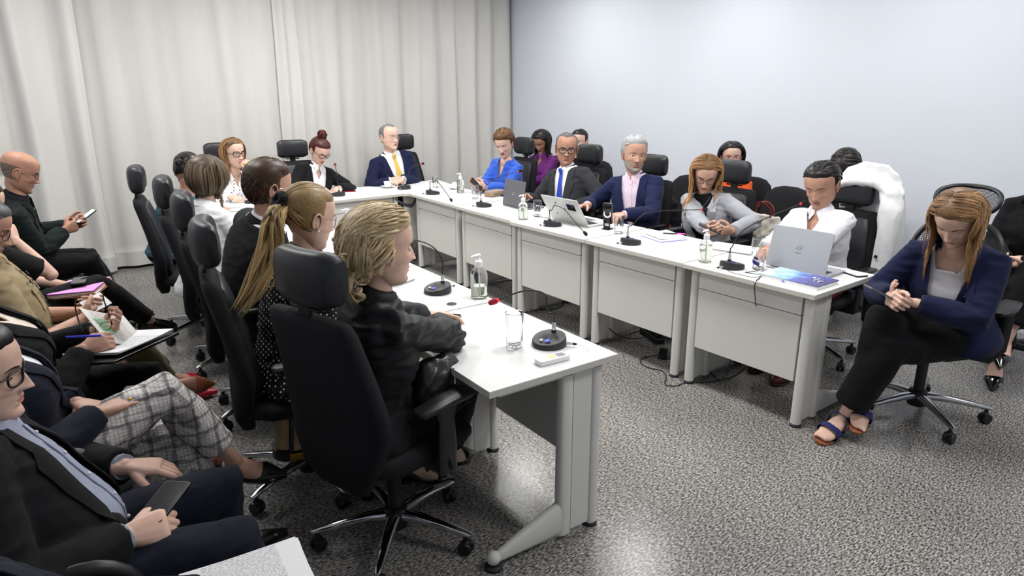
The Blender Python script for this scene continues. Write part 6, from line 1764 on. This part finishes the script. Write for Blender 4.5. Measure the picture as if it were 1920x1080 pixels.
g = G(); g.add(tube([(-.022, .0, .006), (-.022, -.005, .06), (-.020, .004, .10)], [(.006, .004)]*3, n=8)); g.add(tube([(.022, .0, .006), (.022, -.005, .06), (.020, .004, .10)], [(.006, .004)]*3, n=8)); g.add(cbox(0, -.003, .070, .046, .008, .022)); g.add(cbox(0, -.001, .016, .046, .008, .02)); g.build('stand_arm', MATS['black_plastic'], t, bevel=.0015)
g = G(); a = np.linspace(0, 2*PI, 26); g.add(tube(np.stack([.026*np.cos(a), np.full(26, .001), .112+.026*np.sin(a)], 1), [(.006, .004)]*26, n=8, round_caps=False)); g.build('magnet_ring', MATS['white_plastic'], t)
g = G(); g.add(lathe([(.019, 0), (.019, .006), (.016, .008)], 22)); o = g.build('magnet_pad', MATS['black_plastic'], t); o.location = (0, .006, .112); o.rotation_euler = (PI/2, 0, 0)
o = phone('mobile_phone', 'grey phone mounted on the folding stand', (.338, 1.764, T+.115), 0, mt='phone_grey', cam_=True); o.rotation_euler = (PI/2+.12, 0, -PI/2+.25)

t = empty('remote_control', (-1.575, .150, T), -.10, 'white air-conditioner remote control on the nearest left desk', 'remote')
G().add(slab(0, .019, .135, .048, .010)).build('remote_case', MATS['white_plastic'], t, bevel=.003, seg=3)
G().add(slab(.019, .0196, .034, .030, .003), 0, Mrz(.036, 0, 0, 0)).build('display', MATS['lcd'], t)
for i, (x_, y_) in enumerate(((.005, .008), (.005, -.008), (-.012, .008), (-.012, -.008))):
    G().add(slab(.019, .0205, .012, .009, .003), 0, Mrz(x_, y_, 0, 0)).build('remote_button', MATS['btn_yellow'], t)
# notebooks and papers
def sheets(name, label, x, y, z, rz, w, l, n, m_, tilt=(0, 0), cat='paper', th=.0009, group=None):
    t = empty(name, (x, y, z), 0, label, cat, group); t.rotation_euler = (tilt[0], tilt[1], rz); rs = random.Random(int(x*1000+y*77))
    for k in range(n):
        v = []; nx = 6
        for s in (0, 1):
            for j in range(2):
                for i in range(nx+1):
                    u = -1+2*i/nx; v.append((u*w/2, (j*2-1)*l/2, k*th*1.3+s*th+.006*u*u*(k+1)/n*(1 if n < 8 else .2)))
        F = []; q = nx+1
        for i in range(nx):
            F += [(i, i+1, q+i+1, q+i), (2*q+i, 3*q+i, 3*q+i+1, 2*q+i+1), (i, 2*q+i, 2*q+i+1, i+1), (q+i, q+i+1, 3*q+i+1, 3*q+i)]
        F += [(0, q, 3*q, 2*q), (nx, 2*q+nx, 3*q+nx, q+nx)]
        o = G().add((v, F)).build('sheet', MATS[m_[k % len(m_)] if k < n-1 else m_[-1]], t, smooth=False); o.rotation_euler = (0, 0, rs.uniform(-.04, .04))
    return t
t = empty('notebook', (.42, 1.32, T), -.25, 'white notebook with blue cover edge beside the long-necked microphone', 'notebook')
G().add(slab(0, .002, .21, .24, .004)).build('cover', MATS['pen_blue'], t, smooth=False); G().add(slab(.002, .012, .205, .235, .003)).build('pages', MATS['paper'], t, smooth=False)
t2 = sheets('loose_sheet', 'loose white sheet on top of the notebook', .44, 1.34, T+.013, -.35, .20, .25, 1, ['print_paper'])
t = empty('pen', (.50, 1.30, T+.022), 0, 'pink and black pen lying on the notebook', 'pen'); d_ = V(.09, -.11, 0); d_ = nrm(d_)
G().add(tube([-d_*.07, d_*.02], .0045, n=8)).build('barrel', MATS['black_plastic'], t); G().add(tube([d_*.02, d_*.075], .0048, n=8)).build('cap', MATS['pen_pink'], t)
t = empty('hardcover_notebook', (.148, .195, T), -PI/2-.02, 'notebook with glossy blue patterned cover at the near right desk corner', 'notebook')
G().add(slab(0, .018, .33, .200, .006)).build('pages', MATS['paper'], t, smooth=False); G().add(slab(.018, .021, .335, .205, .006)).build('cover', MATS['book_cover'], t, smooth=False)
g = G()
for k in range(26): g.add(tube([(-.15+.012*k, .098, .008), (-.15+.012*k, .106, .014), (-.15+.012*k, .100, .0225)], .0012, n=5))
o = g.build('spiral_binding', MATS['chrome'], t); o['kind'] = 'stuff'
g = G(); g.add(tube(smooth_path([(.06, .03, .0215), (.085, .05, .0215), (.10, .03, .0215), (.085, .0, .0215), (.11, -.02, .0215), (.13, .0, .0215)], 18), .0022, n=5)); g.add(lathe([(.013, .021), (.013, .0225)], 16, (.125, .0, 0))); g.build('cover_emblem', MATS['chrome'], t)
G().add(lathe([(.005, 0), (.005, .004)], 10, (-.02, -.104, .006))).build('pen_loop', MATS['button_blue'], t)
sheets('printed_papers', 'white papers behind the glass before the woman in grey', .50, .84, T, .25, .21, .30, 3, ['print_paper'])
sheets('printed_papers', 'white papers beside the tilted laptop', .37, 2.40, T, .1, .21, .28, 2, ['print_paper'])
sheets('printed_papers', 'open papers between the ponytailed woman and the bearded man', -1.50, 1.98, T, .2, .30, .40, 3, ['print_paper'])
sheets('printed_papers', 'papers in front of the woman with the dark red bun', -.62, 4.62, T, .05, .21, .30, 2, ['print_paper'])
sheets('printed_papers', 'papers under the hand of the woman in polka dots', -1.42, 4.52, T, .1, .30, .24, 2, ['print_paper'])
t = empty('spiral_notebook', (-1.53, 1.49, T), .35, 'white spiral notebook beside the blonde woman\'s face', 'notebook'); G().add(slab(0, .008, .15, .20, .004)).build('pages', MATS['paper'], t, smooth=False)
g = G()
for k in range(18): g.add(tube([(-.066+.0078*k, -.096, .004), (-.066+.0078*k, -.106, .008), (-.066+.0078*k, -.098, .0105)], .0013, n=5))
o = g.build('spiral_binding', MATS['black_plastic'], t); o['kind'] = 'stuff'
t = empty('clutch_purse', (.64, 3.56, T), .3, 'taupe clutch purse with gold trim in front of the woman in blue', 'bag')
G().add(slab(0, .055, .20, .11, .025)).build('purse_body', MATS['purse_taupe'], t, bevel=.012, seg=3); G().add(slab(.020, .026, .204, .114, .026)).build('gold_trim', MATS['gold'], t)
# audience papers
q = frame(V(.55, .75, -.25), V(-.25, .35, .9))
def oriented(t, R): t.rotation_mode = 'XYZ'; t.rotation_euler = Matrix(R.tolist()).to_euler(); return t
Rb = np.stack([nrm(V(.62, .62, -.06)), nrm(np.cross(nrm(np.cross(V(.62, .62, -.06), V(-.30, .85, -.1))), V(.62, .62, -.06))), nrm(np.cross(V(.62, .62, -.06), V(-.30, .85, -.1)))], 1)
t = empty('clipboard', (-2.80, 1.40, .705), 0, 'black folder on the lap under the printed pages', 'folder'); G().add(slab(-.012, 0, .40, .27, .012)).build('folder_cover', MATS['leather_black'], t, bevel=.003); oriented(t, Rb)
t = sheets('printed_pages', 'stack of printed pages with green marks on the black folder', -2.79, 1.41, .715, 0, .33, .24, 4, ['print_grey', 'print_paper']); oriented(t, Rb)
Rc = np.stack([nrm(V(.45, .45, -.30)), nrm(np.cross(nrm(np.cross(V(.45, .45, -.30), V(-.35, .5, .55))), V(.45, .45, -.30))), nrm(np.cross(V(.45, .45, -.30), V(-.35, .5, .55)))], 1)
t = sheets('printed_page', 'lifted grey printed page with green highlighted lines', -2.80, 1.46, .765, 0, .25, .19, 1, ['print_grey']); oriented(t, Rc)
g = G()
for k in range(5): g.add(cbox(-.06, -.035+.018*k, .008, .06, .007, .0006))
g.build('highlight', mat('hl_green', (110, 190, 120), rough=.8, var=0), t, smooth=False)
t = empty('pen', (-2.915, 1.235, .825), 0, 'blue pen held across the fingers above the folder', 'pen'); d_ = nrm(V(.12, -.10, .01)); G().add(tube([-d_*.072, d_*.06], .0048, n=8)).build('barrel', MATS['pen_blue'], t); G().add(tube([d_*.06, d_*.074], [.004, .0015], n=8)).build('tip', MATS['white_plastic'], t)
t = empty('folded_glasses', (-2.86, 1.40, .80), .3, 'dark eyeglasses held by the reader of the printed pages', 'glasses')
g = G()
for s in (-1, 1):
    g.add(tube(smooth_path([(s*.055, 0, 0), (s*.055, .02, .05), (s*.052, .03, .10), (s*.050, .02, .125)], 10), .0028, n=6)); a = np.linspace(0, 2*PI, 18); g.add(tube(np.stack([s*.030+.022*np.cos(a), np.full(18, 0.), -.002+.017*np.sin(a)], 1), .0016, n=5, round_caps=False))
g.build('frame', MATS['black_plastic'], t)
t = empty('note_card', (-2.80, 2.08, .72), 0, 'small white card held by the officer in khaki', 'paper'); G().add(slab(0, .002, .11, .08, .003)).build('card', MATS['paper'], t); t.rotation_euler = (.7, -.2, .5)
t = empty('folder_stack', (-2.80, 2.86, .600), 0, 'stack of pink, white and orange folders on a black-trousered lap', 'folder')
for k, m_ in enumerate(('orange_paper', 'purple_paper', 'paper', 'orange_paper', 'paper', 'purple_paper', 'pink_paper')):
    o = G().add(slab(.0045*k, .0045*k+.004, .25-.004*k, .33, .004)).build('folder_sheet', MATS[m_], t, smooth=False); o.rotation_euler = (0, 0, .02*((k*7) % 3-1))
t.rotation_euler = (-.02, -.03, -.38)
phone('mobile_phone', 'black phone lying on the pink folder', (-2.80, 2.87, .652), -.2, mt='black_plastic')
sheets('printed_papers', 'stack of white printed pages at the bottom left corner', -2.78, -.20, .60, -.12, .27, .24, 14, ['print_paper'])
# bags, coat
def bag(name, label, loc, rz, rows, m_, e=3.0, cat='bag'):
    t = empty(name, loc, rz, label, cat)
    R = []
    for z, y, w, h in rows:
        q = sup(22, w, h, e); R.append(np.c_[q[:, 0], y+q[:, 1], np.full(22, z)])
    v, f, n_ = remesh([loft(R)], .008, 3); v = wrinkle(v, n_, .006, 3.3, fs=(14, 14, 14), focus=[(0, 0, rows[-1][0]*.6)], frad=.2)
    G().add((v, f)).build('bag_body', m_, t, angle=180); return t
t = bag('handbag', 'tan and black leather handbag hanging behind the nearest black chair', (-2.15, 1.10, .15), -.30, [(0, 0, .165, .07), (.02, 0, .175, .085), (.12, 0, .155, .075), (.22, 0, .12, .05), (.275, 0, .10, .028), (.29, 0, .08, .015)], MATS['leather_tan'])
for i in range(12):
    z = .06+.018*i; w = .17-.0055*i*1.0
    G().add(tube([(w-.055, -.082+.0042*i, z), (w-.02, -.078+.0045*i, z+.002), (w+.002, -.03, z)], .0055, n=6)).build('ruffle', MATS['leather_tan'], t)
G().add(loft([np.c_[sup(22, .172+k, .082+k, 3), np.full(22, z)] for z, k in ((.0, 0), (.01, .008), (.05, .006), (.055, 0))])).build('base_band', MATS['leather_black'], t)
G().add(cbox(-.07, -.091, .028, .075, .005, .032)).build('name_plate', MATS['gold'], t, bevel=.002)
for xx in (-.10, -.02): G().add(tube(smooth_path([(xx, -.088, .05), (xx+.01, -.072, .16), (xx+.02, -.045, .26), (xx+.03, -.01, .31)], 12), [(.010, .003)]*12, n=8, upv=(0, -1, 0))).build('leather_strap', MATS['leather_black'], t)
for k in range(16): G().add(tube([(-.02+.003*k, -.005, .30+.017*k), (-.018+.003*k, -.005+.003*(k % 2), .315+.017*k)], .0032, n=6)).build('chain_link', MATS['chrome'], t)
t = bag('tote_bag', 'beige canvas tote bag with dark red handles on the empty low chair', (1.55, 1.30, .485), -PI/2, [(0, 0, .15, .06), (.02, 0, .165, .075), (.14, 0, .165, .065), (.26, 0, .155, .03), (.29, 0, .145, .016)], MATS['canvas_beige'])
for s in (-1, 1): G().add(tube(smooth_path([(-.075, s*.020, .26), (-.070, s*.022, .34), (-.02, s*.03, .385), (.03, s*.03, .375), (.07, s*.022, .33), (.075, s*.020, .26)], 20), [(.008, .004)]*20, n=8)).build('handle', MATS['strap_red'], t)
t = bag('backpack', 'black backpack with orange tab on the low chair behind the grey-haired man', (1.50, 2.22, .485), -PI/2+.3, [(0, 0, .12, .08), (.03, 0, .145, .10), (.18, 0, .145, .095), (.28, 0, .12, .07), (.32, 0, .08, .04)], MATS['black_cloth'])
for s in (-1, 1): G().add(tube(smooth_path([(s*.06, -.06, .30), (s*.08, -.13, .26), (s*.085, -.135, .14), (s*.08, -.10, .03)], 14), [(.018, .005)]*14, n=8, upv=(0, -1, 0))).build('shoulder_strap', MATS['black_cloth'], t)
G().add(cbox(.10, -.115, .08, .02, .006, .05)).build('orange_tab', MATS['orange'], t)
t = bag('handbag', 'small black handbag with silver zips on the blonde woman\'s lap', (-1.93, .37, .625), .2, [(0, 0, .10, .05), (.02, 0, .11, .06), (.10, 0, .10, .05), (.15, 0, .07, .02)], MATS['leather_black'])
for k in range(9): G().add(tube([(.02+.002*k, -.062+.002*k, .12-.012*k), (.022+.002*k, -.064+.002*k, .112-.012*k)], .0034, n=6)).build('chain_link', MATS['chrome'], t)
t = empty('red_folder', (1.52, 3.98, .52), 0, 'salmon red folder held upright by the woman in purple', 'folder'); o = G().add(slab(-.004, .004, .20, .15, .03)).build('folder_cover', MATS['folder_red'], t, bevel=.002); t.rotation_euler = (1.25, .25, -.9)
# white coat over the chair back
t = empty('white_coat', (1.34, .45, .40), 0, 'white coat draped over a black chair back by the wall', 'coat')
o0 = V(1.34, .45, .40)
S = [tube(smooth_path([(1.335, .63, 1.10), (1.34, .56, 1.128), (1.34, .47, 1.135), (1.34, .38, 1.130), (1.325, .29, 1.08)], 14), [(.078, .036)]*14, n=16, upv=(0, 0, 1)),
     tube(smooth_path([(1.32, .31, 1.08), (1.28, .27, .98), (1.25, .255, .85), (1.23, .255, .68), (1.215, .26, .50)], 16), [(.060, .055), (.07, .055), (.07, .05), (.068, .048), (.066, .046), (.065, .045), (.062, .044), (.06, .044), (.06, .043), (.06, .043), (.058, .042), (.057, .042), (.056, .042), (.055, .042), (.054, .042), (.052, .04)], n=16),
     tube(smooth_path([(1.39, .47, 1.10), (1.41, .46, 1.0), (1.415, .45, .75), (1.415, .44, .42)], 14), [(.20, .020)]*14, n=20, upv=(1, 0, 0), e=3.5),
     tube(smooth_path([(1.36, .27, 1.04), (1.36, .245, .9), (1.355, .24, .65), (1.35, .24, .42)], 14), [(.075, .02)]*14, n=16, upv=(0, 1, 0), e=3)]
v, f, n_ = remesh(S, .009, 3); v = wrinkle(v, n_, .008, 9.7, fs=(11, 11, 3.5), focus=[(1.3, .3, 1.1)], frad=.3)
G().add((v-o0, f)).build('coat_body', MATS['coat_white'], t, angle=180)
g = G(); g.add(lathe([(.011, 0), (.011, .003), (.008, .004)], 14)); o = g.build('button', MATS['button_dark'], t); o.location = tuple(V(1.165, .265, .70)-o0); o.rotation_euler = (0, -PI/2, 0)
# cables and power gear
def cable(label, pts, r=.0028, n=50, m_='black_plastic', group='loose black cables'):
    P = smooth_path(pts, n); return tag(G().add(tube(P, r, n=6)).build('power_cable', MATS[m_]), label, 'cable', group)
cable('black cable hanging from the near right desk down its front panel', [(.33, .384, T+.004), (.25, .37, T+.004), (.156, .404, T+.004), (.05, .35, T+.004), (-.03, .318, T+.005), (-.047, .318, .725), (-.010, .327, .63), (.045, .356, .519), (.043, .441, .41), (.043, .468, .301), (.06, .49, .20), (.16, .60, .03), (.22, .70, .006), (.30, .78, .006)])
cable('thin earphone-like cable looping on the desk by the lit microphone', [(.20, .62, T+.003), (.16, .66, T+.003), (.06, .58, T+.003), (.0, .47, T+.003), (.0, .38, T+.003), (.10, .34, T+.003), (.22, .36, T+.003), (.30, .42, T+.003)], .0014, m_='key_dark')
cable('black cable loop lying on the desk beside the emblem glass', [(.256, .52, T+.003), (.15, .43, T+.003), (.06, .45, T+.003), (.10, .36, T+.003), (.20, .33, T+.003), (.29, .36, T+.003)], .0018)
cable('black cable curling across the floor from the power adapter', [(.20, 1.12, .012), (.10, 1.16, .005), (.027, 1.122, .005), (.0, 1.03, .005), (.03, .95, .005), (-.02, .87, .005), (-.117, .785, .005), (-.08, .745, .005), (.0, .74, .005), (.12, .66, .005), (.3, .62, .005), (.5, .66, .005)], .003, 70)
cable('black cable drooping under the desk beside the adapter', [(.12, 1.66, .46), (.12, 1.62, .25), (.16, 1.52, .08), (.28, 1.42, .02), (.42, 1.36, .02)], .004)
cable('black cable coiled under the middle right desk', [(.10, 2.44, .5), (.14, 2.42, .2), (.2, 2.36, .02), (.35, 2.3, .006), (.5, 2.42, .006), (.4, 2.55, .006)], .004)
t = empty('power_adapter', (.235, 1.11, 0), .6, 'black power adapter brick on the floor under the right desks', 'adapter'); G().add(slab(0, .032, .14, .055, .008)).build('adapter_case', MATS['black_plastic'], t, bevel=.004)
t = empty('power_strip', (.43, 1.38, 0), 1.2, 'black power strip with plugs on the floor under the right desks', 'power strip'); G().add(slab(0, .04, .26, .065, .008)).build('strip_case', MATS['black_plastic'], t, bevel=.004)
for k in range(3): G().add(lathe([(.021, .04), (.021, .07), (.012, .085)], 14, (-.07+.07*k, 0, 0))).build('plug', MATS['black_plastic'], t)
t = tag(G().add(lathe([(.024, T+.0002), (.024, T+.0016), (.020, T+.0022)], 20, (0, 0, 0))).build('cable_hole', MATS['black_plastic']), 'black round cable hole in the near left desk behind the remote', 'cable hole')
bpy.data.objects.remove(t, do_unlink=True)
